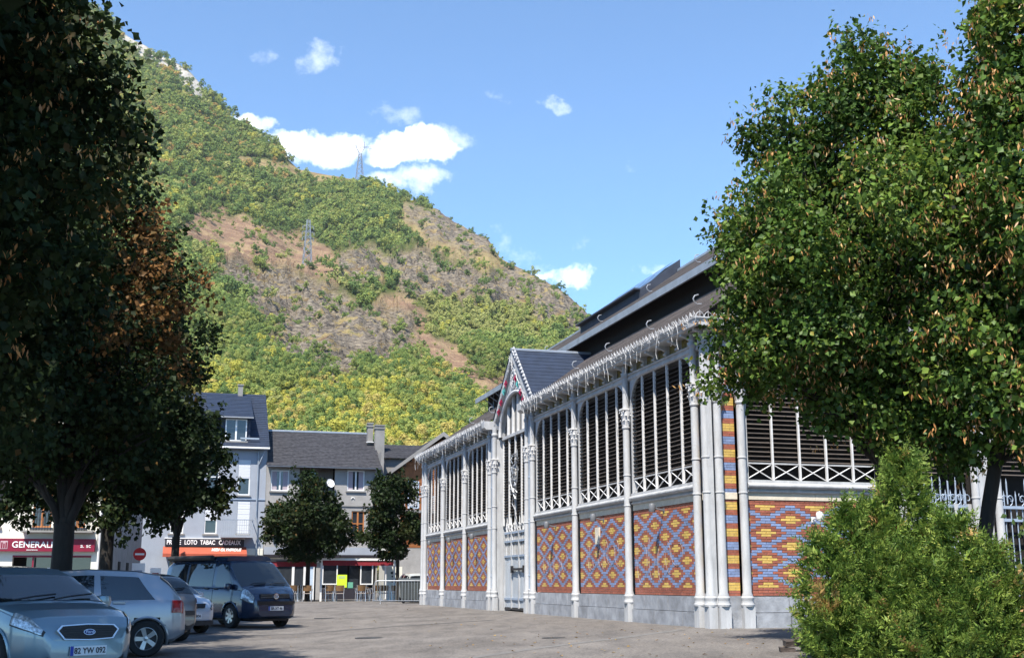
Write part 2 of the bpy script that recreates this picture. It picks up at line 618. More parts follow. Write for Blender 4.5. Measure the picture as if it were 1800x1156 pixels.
def hill_mat():
    m = bpy.data.materials.new("mountain_ground")
    m.use_nodes = True
    nt = m.node_tree
    b = nt.nodes["Principled BSDF"]
    b.inputs["Roughness"].default_value = .95
    b.inputs["Specular IOR Level"].default_value = .1
    tcn = _n(nt, "ShaderNodeTexCoord")

    def noise(scale, det, st=(1, 1, 1), rough=.65):
        mp = _n(nt, "ShaderNodeMapping")
        mp.inputs["Scale"].default_value = st
        mp.inputs["Rotation"].default_value = (0, R(25), 0)
        nt.links.new(tcn.outputs["Object"], mp.inputs[0])
        n = _n(nt, "ShaderNodeTexNoise")
        n.inputs["Scale"].default_value = scale
        n.inputs["Detail"].default_value = det
        n.inputs["Roughness"].default_value = rough
        nt.links.new(mp.outputs[0], n.inputs["Vector"])
        return n.outputs[0]

    def ramp(f, els):
        r = _n(nt, "ShaderNodeValToRGB")
        while len(r.color_ramp.elements) < len(els):
            r.color_ramp.elements.new(.5)
        for el, (p, c) in zip(r.color_ramp.elements, els):
            el.position = p
            el.color = (*c, 1)
        nt.links.new(f, r.inputs[0])
        return r.outputs[0]

    def mixc(f, a, c):
        mx = _n(nt, "ShaderNodeMix", data_type='RGBA')
        nt.links.new(f, mx.inputs["Factor"])
        nt.links.new(a, mx.inputs[6])
        nt.links.new(c, mx.inputs[7])
        return mx.outputs[2]
    n1 = noise(.045, 7, (1, 1, 2.5))
    n2 = noise(.25, 6, (1, 1, 3))
    green = ramp(n2, [(.3, (.035, .055, .018)), (.55, (.085, .105, .03)), (.75, (.17, .15, .05))])
    grass = ramp(n1, [(.33, (0.144, 0.090, 0.061)), (.46, (0.245, 0.187, 0.094)), (.58, (0.302, 0.238, 0.115)), (.72, (0.158, 0.173, 0.058))])
    rock = ramp(n2, [(.37, (.035, .031, .03)), (.45, (.135, .115, .095)), (.57, (.235, .20, .158)), (.72, (.35, .305, .23))])
    heath = ramp(n1, [(.32, (.16, .10, .07)), (.48, (.26, .17, .115)), (.6, (.33, .24, .14)), (.72, (.18, .18, .075))])
    white = ramp(n2, [(.3, (.25, .24, .22)), (.6, (.55, .52, .47))])

    def att(nm):
        return _n(nt, "ShaderNodeAttribute", attribute_name=nm).outputs["Fac"]
    nr = noise(.09, 6, (1, 1, 2))
    rockf = ramp(nr, [(.40, (0, 0, 0)), (.47, (1, 1, 1))])

    def mul(a, c):
        q = _n(nt, "ShaderNodeMath", operation='MULTIPLY')
        nt.links.new(a, q.inputs[0])
        nt.links.new(c, q.inputs[1])
        return q.outputs[0]
    col = mixc(att("grass"), green, grass)
    col = mixc(att("heath"), col, heath)
    col = mixc(mul(att("rock"), rockf), mixc(att("rock"), col, grass), rock)
    col = mixc(att("white"), col, white)
    n3 = noise(1.1, 5, (1, 1, 2.2), .8)
    sp = ramp(n3, [(.34, (.38, .36, .36)), (.5, (.95, .95, .95)), (.7, (1.3, 1.28, 1.22))])
    mm = _n(nt, "ShaderNodeMix", data_type='RGBA', blend_type='MULTIPLY')
    mm.inputs["Factor"].default_value = 1
    nt.links.new(col, mm.inputs[6])
    nt.links.new(sp, mm.inputs[7])
    col = mm.outputs[2]
    nt.links.new(col, b.inputs["Base Color"])
    bp = _n(nt, "ShaderNodeBump")
    bp.inputs["Strength"].default_value = 1
    bp.inputs["Distance"].default_value = 2.6
    nt.links.new(n2, bp.inputs["Height"])
    nt.links.new(bp.outputs[0], b.inputs["Normal"])
    return m


def make_hill():
    b = np.concatenate([np.linspace(-.95, -.5, 30), np.linspace(-.49, .2, 420), np.linspace(.21, .95, 50)])
    t = np.linspace(0, 1, 260)
    s = np.concatenate([t ** 1.35, np.linspace(1.02, 1.6, 16)])
    B, S_ = np.meshgrid(b, s, indexing='ij')
    yr = np.interp(B, RB, RY)
    Y = Y0H - 8 + (yr - Y0H + 8) * S_
    Z, bare = hill_h(B, Y)
    Z = np.where(Y < Y0H + 2, np.minimum(Z, -.5), Z)
    nx, ny = B.shape
    i = np.arange(nx * ny).reshape(nx, ny)
    F = np.stack([i[:-1, :-1], i[1:, :-1], i[1:, 1:], i[:-1, 1:]], -1).reshape(-1, 4)
    me = np_mesh("hill", np.stack([B * Y, Y, Z], -1).reshape(-1, 3), F, hill_mat(), smooth=True)
    Ee = Z / Y
    for nm, k in (("grass", 'g'), ("heath", 'h'), ("rock", 'r'), ("white", 'w')):
        at = me.attributes.new(nm, 'FLOAT', 'POINT')
        at.data.foreach_set("value", patch_mask(B, Ee, k).astype(np.float32).ravel())
    o = link("hill", me)
    tag(o, "steep wooded mountain with bare rocky slopes above the town", kind="structure")


make_hill()


# ------------------------------------------------------------------ foliage primitives
def leaf_cards(P, D, N, L, Wd, fold=.25, quadlen=1.0):
    """P base points, D axis, N normal, L length, Wd width: two triangles folded along the midrib"""
    n = len(P)
    D = D / np.linalg.norm(D, axis=1, keepdims=True)
    N = N - D * np.sum(N * D, 1, keepdims=True)
    N = N / (np.linalg.norm(N, axis=1, keepdims=True) + 1e-9)
    S = np.cross(D, N)
    L = L[:, None]
    Wd = Wd[:, None]
    v0 = P
    v1 = P + D * L * .42 + S * Wd * .5 + N * Wd * fold
    v2 = P + D * L
    v3 = P + D * L * .42 - S * Wd * .5 + N * Wd * fold
    V = np.stack([v0, v1, v2, v3], 1).reshape(-1, 3)
    i = np.arange(n) * 4
    F = np.stack([np.stack([i, i + 1, i + 2], 1), np.stack([i, i + 2, i + 3], 1)], 1).reshape(-1, 3)
    return V, F


def rand_unit(n):
    v = rng.normal(size=(n, 3))
    return v / np.linalg.norm(v, axis=1, keepdims=True)


# ------------------------------------------------------------------ forest of the mountainside
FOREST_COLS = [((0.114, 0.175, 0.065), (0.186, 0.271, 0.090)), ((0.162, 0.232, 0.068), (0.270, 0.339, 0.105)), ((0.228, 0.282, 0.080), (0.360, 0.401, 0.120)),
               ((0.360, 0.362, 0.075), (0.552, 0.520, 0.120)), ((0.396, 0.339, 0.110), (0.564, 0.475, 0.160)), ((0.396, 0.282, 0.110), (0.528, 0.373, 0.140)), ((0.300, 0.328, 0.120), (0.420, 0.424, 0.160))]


def crown_proto(name, k, seed, nq=330, tall=1.0, fine=1.0):
    r_ = np.random.default_rng(seed)
    cols = FOREST_COLS[k]
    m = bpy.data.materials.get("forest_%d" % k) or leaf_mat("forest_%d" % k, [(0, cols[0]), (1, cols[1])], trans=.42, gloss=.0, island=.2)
    nb = int(9 / fine)
    cen = r_.normal(size=(nb, 3)) * np.array([.48, .48, .36 * tall])
    cen[:, 2] += .95 * tall
    rad = r_.uniform(.3, .55, nb) * fine ** .6
    w = rad ** 2 / (rad ** 2).sum()
    idx = r_.choice(nb, nq, p=w)
    d = r_.normal(size=(nq, 3))
    d /= np.linalg.norm(d, axis=1, keepdims=True)
    d[:, 2] = np.where(d[:, 2] < -.35, -d[:, 2], d[:, 2])
    P = cen[idx] + d * (rad[idx] * r_.uniform(.75, 1.08, nq))[:, None]
    N = d + np.array([0, 0, .35]) + r_.normal(size=(nq, 3)) * .28
    D = np.cross(N, r_.normal(size=(nq, 3)))
    L = r_.uniform(.16, .34, nq) * fine
    P = P - D / np.linalg.norm(D, axis=1, keepdims=True) * (L * .5)[:, None]
    V, F = leaf_cards(P, D, N, L, L * .95, fold=-.15)
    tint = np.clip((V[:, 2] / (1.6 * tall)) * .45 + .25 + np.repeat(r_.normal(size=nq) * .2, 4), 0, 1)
    # trunk
    tv = np.array([[.05, 0, -.4], [-.03, .05, -.4], [-.03, -.05, -.4], [0, 0, 1.0]])
    tf = np.array([[0, 1, 3], [1, 2, 3], [2, 0, 3]]) + len(V)
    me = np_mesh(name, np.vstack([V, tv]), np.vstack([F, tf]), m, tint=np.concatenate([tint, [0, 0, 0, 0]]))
    return me


PROTO_C = bpy.data.collections.new("crown_prototypes")
PROTO = []
NV = 6
for k in range(len(FOREST_COLS)):
    for j in range(NV):
        # three coarse crowns for far trees, then three fine ones for the near woods
        me = crown_proto("crown_%02d_%d" % (k, j), k, 100 + k * 10 + j, 420 if j < 3 else 3000, (1.0, 1.25, .8)[j % 3], .88 if j < 3 else .34)
        o = bpy.data.objects.new("crown_%02d_%d" % (k, j), me)
        PROTO_C.objects.link(o)
        PROTO.append(me)


def make_forest():
    n = 42000
    b = rng.uniform(-.46, .17, n)
    yr = np.interp(b, RB, RY)
    s = rng.uniform(0, 1, n) ** 1.25
    y = Y0H + 5 + (yr * 1.0 - Y0H - 5) * s
    z, bare = hill_h(b, y)
    e = z / y
    keep = rng.uniform(size=n) < np.where(bare > .55, .14, 1.0) * np.clip(.26 + y / 2400, .26, .85) * (.55 + .45 * (fbm(b * y / 60, y / 60, 3, 21) > .42))
    b, y, z, e = b[keep], y[keep], z[keep], e[keep]
    n = len(b)
    x = b * y
    sc = rng.uniform(2.2, 5.2, n) * np.clip(.8 + y / 2500, .8, 1.5)
    m2 = patch_mask(b, e, 'rhg')
    sc = np.where(m2 > .1, sc * rng.uniform(.3, .75, n), sc)
    # kind by zone: yellowing trees low on the slope, darker woods higher, a few orange
    u_ = rng.uniform(size=n)
    zone = fbm(x / 90, y / 120, 3, 40)
    low = np.clip((.185 - e) / .05, 0, 1) * np.clip((-.015 - b) / .06, 0, 1)
    k = np.where(u_ < .30 - .2 * (zone - .5) * 3, 0, np.where(u_ < .66, 1, np.where(u_ < .90, 2, np.where(u_ < .975, 6, 3))))
    yel = rng.uniform(size=n) < low * .5 * (.25 + 1.3 * zone)
    k = np.where(yel, np.where(rng.uniform(size=n) < .62, 3, 4), k)
    org = (rng.uniform(size=n) < .10) & (b < -.2) & (e > .33)
    k = np.where(org, 5, k)
    mea = (np.abs(b + .03) < .06) & (np.abs(e - .222) < .022)
    k = np.where(mea & (u_ < .6), 6, k)
    sc = np.where(mea, sc * .7, sc)
    me = bpy.data.meshes.new("hillside_forest")
    me.vertices.add(n)
    me.vertices.foreach_set("co", np.stack([x, y, z - .25 * sc], 1).astype(np.float32).ravel())
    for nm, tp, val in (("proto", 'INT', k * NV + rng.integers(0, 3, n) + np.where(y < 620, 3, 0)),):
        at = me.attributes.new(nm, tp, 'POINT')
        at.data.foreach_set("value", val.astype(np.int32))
    at = me.attributes.new("rotv", 'FLOAT_VECTOR', 'POINT')
    at.data.foreach_set("vector", np.stack([rng.normal(size=n) * .08, rng.normal(size=n) * .08, rng.uniform(0, 6.28, n)], 1).astype(np.float32).ravel())
    at = me.attributes.new("sclv", 'FLOAT_VECTOR', 'POINT')
    at.data.foreach_set("vector", np.stack([sc, sc * rng.uniform(.85, 1.15, n), sc * rng.uniform(.9, 1.3, n)], 1).astype(np.float32).ravel())
    o = link("hillside_forest", me)
    tag(o, "mixed green and yellowing woodland covering the mountainside", "forest", kind="stuff")
    ng = bpy.data.node_groups.new("scatter_crowns", 'GeometryNodeTree')
    ng.interface.new_socket("Geometry", in_out='INPUT', socket_type='NodeSocketGeometry')
    ng.interface.new_socket("Geometry", in_out='OUTPUT', socket_type='NodeSocketGeometry')
    gi, go = ng.nodes.new("NodeGroupInput"), ng.nodes.new("NodeGroupOutput")
    mp = ng.nodes.new("GeometryNodeMeshToPoints")
    ip = ng.nodes.new("GeometryNodeInstanceOnPoints")
    ci = ng.nodes.new("GeometryNodeCollectionInfo")
    ci.inputs[0].default_value = PROTO_C
    ci.inputs[1].default_value = True
    ci.inputs[2].default_value = True

    def na(nm, tp):
        q = ng.nodes.new("GeometryNodeInputNamedAttribute")
        q.data_type = tp
        q.inputs[0].default_value = nm
        return q.outputs[0]
    L = ng.links.new
    L(gi.outputs[0], mp.inputs[0])
    L(mp.outputs[0], ip.inputs["Points"])
    L(ci.outputs[0], ip.inputs["Instance"])
    ip.inputs["Pick Instance"].default_value = True
    L(na("proto", 'INT'), ip.inputs["Instance Index"])
    L(na("rotv", 'FLOAT_VECTOR'), ip.inputs["Rotation"])
    L(na("sclv", 'FLOAT_VECTOR'), ip.inputs["Scale"])
    L(ip.outputs[0], go.inputs[0])
    md = o.modifiers.new("scatter", 'NODES')
    md.node_group = ng
    return n


NFOREST = make_forest()

LONE = [(-0.2212, 0.2825), (-0.238, 0.2825), (-0.2429, 0.252), (-0.1539, 0.2293), (-0.1658, 0.2218), (-0.12, 0.2444), (-0.103, 0.2495), (-0.1476, 0.2647), (-0.1747, 0.2672), (-0.0973, 0.2094), (-0.0804, 0.2168), (-0.0641, 0.2749),
        (-0.0493, 0.2774), (-0.0306, 0.2789), (-0.0173, 0.28), (-0.0015, 0.2672), (0.0123, 0.2621), (-0.0393, 0.2621), (-0.0196, 0.2444), (0.0417, 0.2495), (0.0439, 0.2193), (-0.0294, 0.2369), (0.0486, 0.2069), (-0.0882, 0.2419),
        (-0.0711, 0.2469), (-0.0615, 0.2672), (0.0049, 0.2218), (-0.1258, 0.1822), (-0.1648, 0.192), (-0.1851, 0.2144), (-0.099, 0.2928), (-0.0791, 0.2876), (-0.2117, 0.2672), (-0.2311, 0.2621), (-0.0629, 0.1822), (-0.0337, 0.1529),
        (-0.092, 0.1871), (-0.0097, 0.2069), (0.0269, 0.2293)]


def hill_at(b, e):
    ys = np.linspace(140, float(np.interp(b, RB, RY)), 400)
    z, _ = hill_h(np.full_like(ys, b), ys)
    i = int(np.argmin(abs(z / ys - e)))
    return b * ys[i], ys[i], z[i]


for q, (b_, e_) in enumerate(LONE):
    x, y, z = hill_at(b_, e_)
    s_ = random.uniform(3.0, 4.6)
    o = link("shrub", PROTO[random.choice((3, 4, 5, 9, 10, 11))], None, (x, y, z - .2 * s_), (0, 0, random.uniform(0, 6)), (s_ * 1.1, s_ * 1.1, s_))
    tag(o, "dark green shrub standing alone on the bare rocky mountainside", "shrub", "lone shrubs on the bare slopes")


# ------------------------------------------------------------------ pylons
def pylon(x, y, z, h, base, label, cathead):
    root = empty("pylon", (x, y, z), R(20), label, "pylon", "electricity pylons on the mountain")
    r = .0016 * h * 3.1
    lat = MB()
    hw = lambda t: base / 2 * (1 - t) + base * .16 * t
    top = .72 if cathead else .98
    nlev = 8
    zs = [h * top * (1 - (1 - i / nlev) ** 1.25) for i in range(nlev + 1)]
    cs = [(1, 1), (-1, 1), (-1, -1), (1, -1)]
    for c in cs:
        lat.tube([(c[0] * hw(q / h / top), c[1] * hw(q / h / top), q) for q in zs], r * 1.3, 4)
    for i in range(nlev):
        a, b = hw(zs[i] / h / top), hw(zs[i + 1] / h / top)
        for j in range(4):
            c, d = cs[j], cs[(j + 1) % 4]
            lat.tube([(c[0] * a, c[1] * a, zs[i]), (d[0] * b, d[1] * b, zs[i + 1])], r * .8, 3)
            lat.tube([(d[0] * a, d[1] * a, zs[i]), (c[0] * b, c[1] * b, zs[i + 1])], r * .8, 3)
    lat.build("lattice_tower", PYL, root)
    arm = MB()
    zt = h * top
    if cathead:
        for s_ in (-1, 1):
            for yy in (-.6, .6):
                arm.tube([(s_ * base * .16, yy, zt), (s_ * h * .10, yy, h * .86), (s_ * h * .085, yy, h)], r, 4)
                arm.tube([(0, yy, zt), (s_ * h * .10, yy, h * .86)], r * .7, 3)
        for zz, w in ((.86, .27), (.89, .25)):
            arm.tube([(-h * w, 0, h * zz), (h * w, 0, h * zz)], r * 1.1, 4)
        for q in range(-6, 7):
            arm.tube([(q * h * .042, 0, h * .86), (q * h * .042 + h * .02, 0, h * .89)], r * .6, 3)
    else:
        for zz, w in ((.98, .05), (.86, .11), (.74, .12), (.62, .11)):
            arm.tube([(-h * w, 0, h * zz), (0, 0, h * (zz + .03)), (h * w, 0, h * zz)], r, 4)
            arm.tube([(-h * w, 0, h * zz), (h * w, 0, h * zz)], r * .8, 3)
    arm.build("cross_arm", PYL, root)
    if cathead:
        for q in (-1, 0, 1):
            ins = MB()
            ins.lathe([(0, 0), (r * 1.4, -.2), (r * 1.4, -3.2), (0, -3.4)], (q * h * .22, 0, h * .86), 6)
            ins.build("insulator", PYL, root)
    else:
        for zz, w in ((.86, .11), (.74, .12), (.62, .11)):
            for s_ in (-1, 1):
                ins = MB()
                ins.lathe([(0, 0), (r * 1.4, -.2), (r * 1.4, -2.2), (0, -2.4)], (s_ * h * w, 0, h * zz), 6)
                ins.build("insulator", PYL, root)


PYL = mat("pylon_steel", (.22, .25, .30), .5, .2, .3)
px, py, pz = hill_at(-.1341, .345)
pylon(px, py, pz - 2, (.3825 - .345) * py + 3, 9.5, "distant steel pylon standing on the ridge against a cloud", True)
px, py, pz = hill_at(-.1775, .2695)
pylon(px, py, pz - 1, (.3115 - .2695) * py + 1, 6.5, "slender steel pylon on the rocky slope below the ridge", False)

# ================================================================== market hall
HALL = empty("market_hall", (HC[0], HC[1], GZ), TH, "long market hall with patterned brick walls, tall louvres and white iron columns", "market hall")
T_S = Matrix(((0, -1, 0, 0), (1, 0, 0, 0), (0, 0, 1, 0), (0, 0, 0, 1)))     # (s, out, z) -> hall x,y,z on the long side
T_F = Matrix(((1, 0, 0, 0), (0, -1, 0, 0), (0, 0, 1, 0), (0, 0, 0, 1)))     # on the short front
Z_ST, Z_MID, Z_BR, Z_CR, Z_SILL, Z_X, Z_LT, Z_BM, Z_FR, Z_CO = .68, .33, 2.78, 2.93, 3.22, 3.60, 6.18, 6.36, 6.61, 6.80
ROWS = 36
BH = (Z_BR - Z_ST) / ROWS
BW = .25


def brick_kind(c, r):
    """running-bond diamond pattern; c brick centre in half bricks, r course from the top of the pattern"""
    best = 99
    for ox, oy in ((0, 0), (5, 5)):
        dx = abs(((c + ox + 5) % 10) - 5)
        dy = abs(((r + oy + 5) % 10) - 5)
        best = min(best, dx + dy)
    return {0: 2, 1: 2, 2: 2, 3: 0, 4: 0}.get(int(round(best)), 1)


def brick_mesh(w, name, m):
    b = MB()
    g = .005
    x, z = w / 2 - g, BH / 2 - .004
    e = .006
    # slightly arrised front
    b.add([(-x, -.03, -z), (x, -.03, -z), (x, -.03, z), (-x, -.03, z), (-x, .012, -z), (x, .012, -z), (x, .012, z), (-x, .012, z),
           (-x + e, .018, -z + e), (x - e, .018, -z + e), (x - e, .018, z - e), (-x + e, .018, z - e)],
          [(0, 1, 5, 4), (1, 2, 6, 5), (2, 3, 7, 6), (3, 0, 4, 7), (4, 5, 9, 8), (5, 6, 10, 9), (6, 7, 11, 10), (7, 4, 8, 11), (8, 9, 10, 11)])
    return b.mesh(name, m)


FULLB = [brick_mesh(BW, "brick_%s" % n, m) for n, m in (("red", BR_R), ("blue", BR_B), ("yellow", BR_Y))]
BRICK_BUDGET = [300]


def brick_panel(s0, s1, T, mb, parts=False, phase=0, bush_from=None):
    """rows of bricks between s0 and s1; single parts while the budget lasts, the rest into mb"""
    back = MB(T)
    back.box(s0, s1, -.12, -.057, Z_ST, Z_BR)
    mid = (s0 + s1) / 2
    rot = Matrix(T).to_3x3()
    for r in range(ROWS):
        z = Z_BR - (r + .5) * BH
        n = int((s1 - s0) / BW) + 3
        for i in range(-n, n + 1):
            c = 2 * i + (0 if r % 2 else 1)
            x0 = mid + (c - 1) * BW / 2
            x1 = x0 + BW
            if x1 <= s0 + .02 or x0 >= s1 - .02:
                continue
            pr = r - 2
            k = brick_kind(c + phase, pr) if 0 <= pr <= 30 else 0
            cut = x0 < s0 or x1 > s1
            xa, xb = max(x0, s0), min(x1, s1)
            o = -.055 + random.uniform(-.003, .003)
            if parts and not cut and BRICK_BUDGET[0] > 0 and (bush_from is None or x0 < bush_from(z)):
                BRICK_BUDGET[0] -= 1
                p = T @ Vector(((xa + xb) / 2, o, z))
                ob = link("brick", FULLB[k], HALL, p)
                if T is T_F:
                    ob.rotation_euler = (0, 0, math.pi)
                else:
                    ob.rotation_euler = (0, 0, math.pi / 2)
            else:
                g = .005
                x, y, zz0, zz1 = xa + g, xb - g, z - BH / 2 + .004, z + BH / 2 - .004
                q = o + .018
                mb.add([(x, o - .02, zz0), (y, o - .02, zz0), (y, o - .02, zz1), (x, o - .02, zz1), (x, q, zz0), (y, q, zz0), (y, q, zz1), (x, q, zz1)],
                       [(0, 1, 5, 4), (1, 2, 6, 5), (2, 3, 7, 6), (3, 0, 4, 7), (4, 5, 6, 7)], k)
    back.build("brick_backing", MORTAR, HALL)


def stone_course(s0, s1, T, widths=.8):
    for (za, zb, off) in ((0, Z_MID, .03), (Z_MID, Z_ST, 0)):
        n = max(2, int(round((s1 - s0) / widths)))
        cuts = [s0 + (s1 - s0) * (i + (random.uniform(-.25, .25) if 0 < i < n else 0)) / n for i in range(n + 1)]
        for a, b in zip(cuts, cuts[1:]):
            m = MB(T)
            d = random.uniform(-.004, .004)
            g = .009
            z0 = za - (.3 if za == 0 else 0)
            m.box(a + g, b - g, -.12, .03 + off + d, z0, zb - .012)
            m.build("stone_block", STONE, HALL)


SLAT_BUDGET = [300]
PITCH = .104


def slat_mesh(w, name, m, thick=.014, depth=.095, tilt=30):
    b = MB()
    c, s = math.cos(R(tilt)), math.sin(R(tilt))
    pts = []
    for (y, z) in ((-depth / 2, -thick / 2), (depth / 2, -thick / 2), (depth / 2, thick / 2), (-depth / 2, thick / 2)):
        pts.append((y * c - z * s * -1 * 0 + z * s, -y * s + z * c))
    b.prism(pts, -w / 2, w / 2, 'x')
    return b.mesh(name, m)


SLAT_MESH = {}


def slats(cells, z0, z1, T, mb, parts=False, pitch=PITCH):
    rz = math.pi if T is T_F else math.pi / 2
    for (a, b) in cells:
        w = round(b - a - .01, 3)
        z = z0
        while z < z1:
            tl = 30 + random.uniform(-5, 4)
            if parts and SLAT_BUDGET[0] > 0:
                SLAT_BUDGET[0] -= 1
                if w not in SLAT_MESH:
                    SLAT_MESH[w] = slat_mesh(w, "louvre_slat", SLAT)
                ob = link("louvre_slat", SLAT_MESH[w], HALL, T @ Vector(((a + b) / 2, -.075, z)))
                ob.rotation_euler = (R(random.uniform(-4, 4)), R(random.uniform(-.4, .4)), rz)
            else:
                c, s = math.cos(R(tl)), math.sin(R(tl))
                d, t = .0475, .007
                pts = [(-.075 + y * c + zz * s, z - y * s + zz * c) for (y, zz) in ((-d, -t), (d, -t), (d, t), (-d, t))]
                mb.prism(pts, a + .005, b - .005, 'x')
            z += pitch


def arch_corner(m, x, z, rx, rz_, sgn, o0, o1):
    """spandrel that rounds a top corner at (x, z); sgn +1: corner to the left"""
    n = 10
    cx, cz = x + sgn * rx, z - rz_
    arc = [(cx - sgn * rx * math.cos(t), cz + rz_ * math.sin(t)) for t in [math.pi / 2 * i / n for i in range(n + 1)]]
    for (p, q) in zip(arc, arc[1:]):
        poly = [(x, z), p, q]
        vs_ = [(a, o1, b) for a, b in poly] + [(a, o0, b) for a, b in poly]
        fs = [(0, 1, 2), (3, 5, 4), (1, 4, 5, 2)]
        m.add(vs_, fs)
    m.tube([(a, o1, b) for a, b in arc], .022, 6)


def bay(s0, s1, T, bricks_mb, slats_mb, parts=False, phase=0, bush_from=None, band_cut=None, npan=5):
    """s0, s1: column centres"""
    a, b = s0 + .13, s1 - .13
    stone_course(a, b, T)
    brick_panel(a, b, T, bricks_mb, parts, phase, bush_from)
    n = 2
    for i in range(n):
        m = MB(T)
        m.box(a + (b - a) * i / n + .004, a + (b - a) * (i + 1) / n - .004, -.12, -.02, Z_BR + .002, Z_CR - .002)
        m.build("cream_band", CREAM, HALL)
    m = MB(T)
    pr = [(-.13, Z_CR), (.0, Z_CR), (.03, Z_CR + .025), (.03, Z_CR + .055), (-.005, Z_CR + .065), (.0, Z_CR + .09), (.05, Z_CR + .10), (.085, Z_CR + .125), (.097, Z_CR + .16), (.085, Z_CR + .195), (.05, Z_CR + .22), (.02, Z_CR + .225), (.02, Z_SILL), (-.3, Z_SILL + .01)]
    m.prism(pr, a, b, 'x')
    m.build("sill_moulding", PAINT, HALL, 40)
    # jambs, mullions, crossed bars
    w = (b - a) / npan
    cells = []
    for i in range(npan):
        cells.append((a + i * w + (.03 if i else .06), a + (i + 1) * w - (.03 if i < npan - 1 else .06)))
    for i in range(1, npan):
        m = MB(T)
        x = a + i * w
        m.box(x - .02, x + .02, -.06, .0, Z_SILL - .02, Z_LT + .05)
        m.build("mullion", PAINT_W, HALL)
    for x in (a + .03, b - .03):
        m = MB(T)
        m.box(x - .03, x + .03, -.14, -.01, Z_SILL - .02, Z_LT + .05)
        m.build("jamb", PAINT, HALL)
    for (xa, xb) in cells:
        m = MB(T)
        for (p, q) in (((xa, Z_SILL + .03), (xb, Z_X - .03)), ((xa, Z_X - .03), (xb, Z_SILL + .03))):
            m.tube([(p[0], -.05, p[1]), (q[0], -.05, q[1])], .014, 5)
        m.build("crossed_bar", PAINT_W, HALL)
    m = MB(T)
    m.box(a, b, -.075, -.03, Z_X - .02, Z_X + .012)
    m.build("louvre_rail", PAINT, HALL)
    slats(cells, Z_X + .06, Z_LT, T, slats_mb, parts)
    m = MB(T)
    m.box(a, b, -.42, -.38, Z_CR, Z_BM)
    m.build("dark_backing", DARK, HALL)  # added near-black panel, stands for the unlit hall behind the louvres
    # top corners
    for x, sg in ((a, 1), (b, -1)):
        m = MB(T)
        arch_corner(m, x, Z_LT + .02, w * .98, .88, sg, -.08, -.005)
        m.build("arch_spandrel", PAINT, HALL)


def frieze(s0, s1, T, step=.72):
    m = MB(T)
    m.prism([(-.3, Z_LT), (.0, Z_LT), (.035, Z_LT + .03), (.035, Z_LT + .08), (.01, Z_LT + .09), (.01, Z_BM - .05), (.05, Z_BM - .03), (.05, Z_BM), (-.3, Z_BM)], s0, s1, 'x')
    m.build("lintel_beam", PAINT, HALL)
    m = MB(T)
    m.box(s0, s1, -.3, -.03, Z_BM, Z_FR)
    m.build("frieze_panel", FRIEZE, HALL)
    n = int(round((s1 - s0) / step))
    for i in range(n + 1):
        x = s0 + (s1 - s0) * i / n
        o = link("cornice_bracket", BRACKET, HALL, T @ Vector((x, 0, 0)))
        o.rotation_euler = (0, 0, 0 if T is T_F else -math.pi / 2)


_b = MB(Matrix(((1, 0, 0, 0), (0, -1, 0, 0), (0, 0, 1, 0), (0, 0, 0, 1))))
_pr = [(-.03, Z_BM + .01), (.05, Z_BM + .01), (.085, Z_BM + .03), (.075, Z_BM + .06), (.05, Z_BM + .075), (.06, Z_BM + .11), (.13, Z_BM + .15), (.24, Z_BM + .18), (.30, Z_BM + .20), (.30, Z_FR), (-.03, Z_FR)]
_b.prism(_pr, -.055, .055, 'x')
_b.prism([(.04, Z_BM + .012), (.1, Z_BM + .03), (.1, Z_BM + .075), (.04, Z_BM + .09)], -.07, .07, 'x')
BRACKET = _b.mesh("cornice_bracket", PAINT)


def cornice(s0, s1, T):
    m = MB(T)
    m.prism([(-.3, Z_FR), (.30, Z_FR), (.34, Z_FR + .03), (.34, Z_FR + .07), (.37, Z_FR + .08), (.40, Z_FR + .14), (.42, Z_FR + .16), (.42, Z_CO), (.36, Z_CO), (.34, Z_CO - .06), (-.3, Z_CO - .04)], s0, s1, 'x')
    m.build("cornice_gutter", PAINT, HALL)
    n = int((s1 - s0) / .2)
    k = MB(T)
    for i in range(n):
        x = s0 + (i + .5) * (s1 - s0) / n
        k.tube([(x + .095 * math.cos(t), .40, Z_CO + .11 * math.sin(t)) for t in [math.pi * q / 6 for q in range(7)]], .009, 4)
        k.tube([(x, .40, Z_CO), (x, .40, Z_CO + .15)], .008, 4)
    k.build("gutter_cresting", PAINT, HALL)["kind"] = "stuff"
    n = int((s1 - s0) / .36)
    k = MB(T)
    for i in range(n):
        x = s0 + (i + .5) * (s1 - s0) / n
        k.lathe([(0, -.01), (.02, 0), (.012, .012), (0, .016)], (x, .385, Z_FR + .11), 5)
    o = k.build("gutter_stud", PAINT_W, HALL)
    o["kind"] = "stuff"


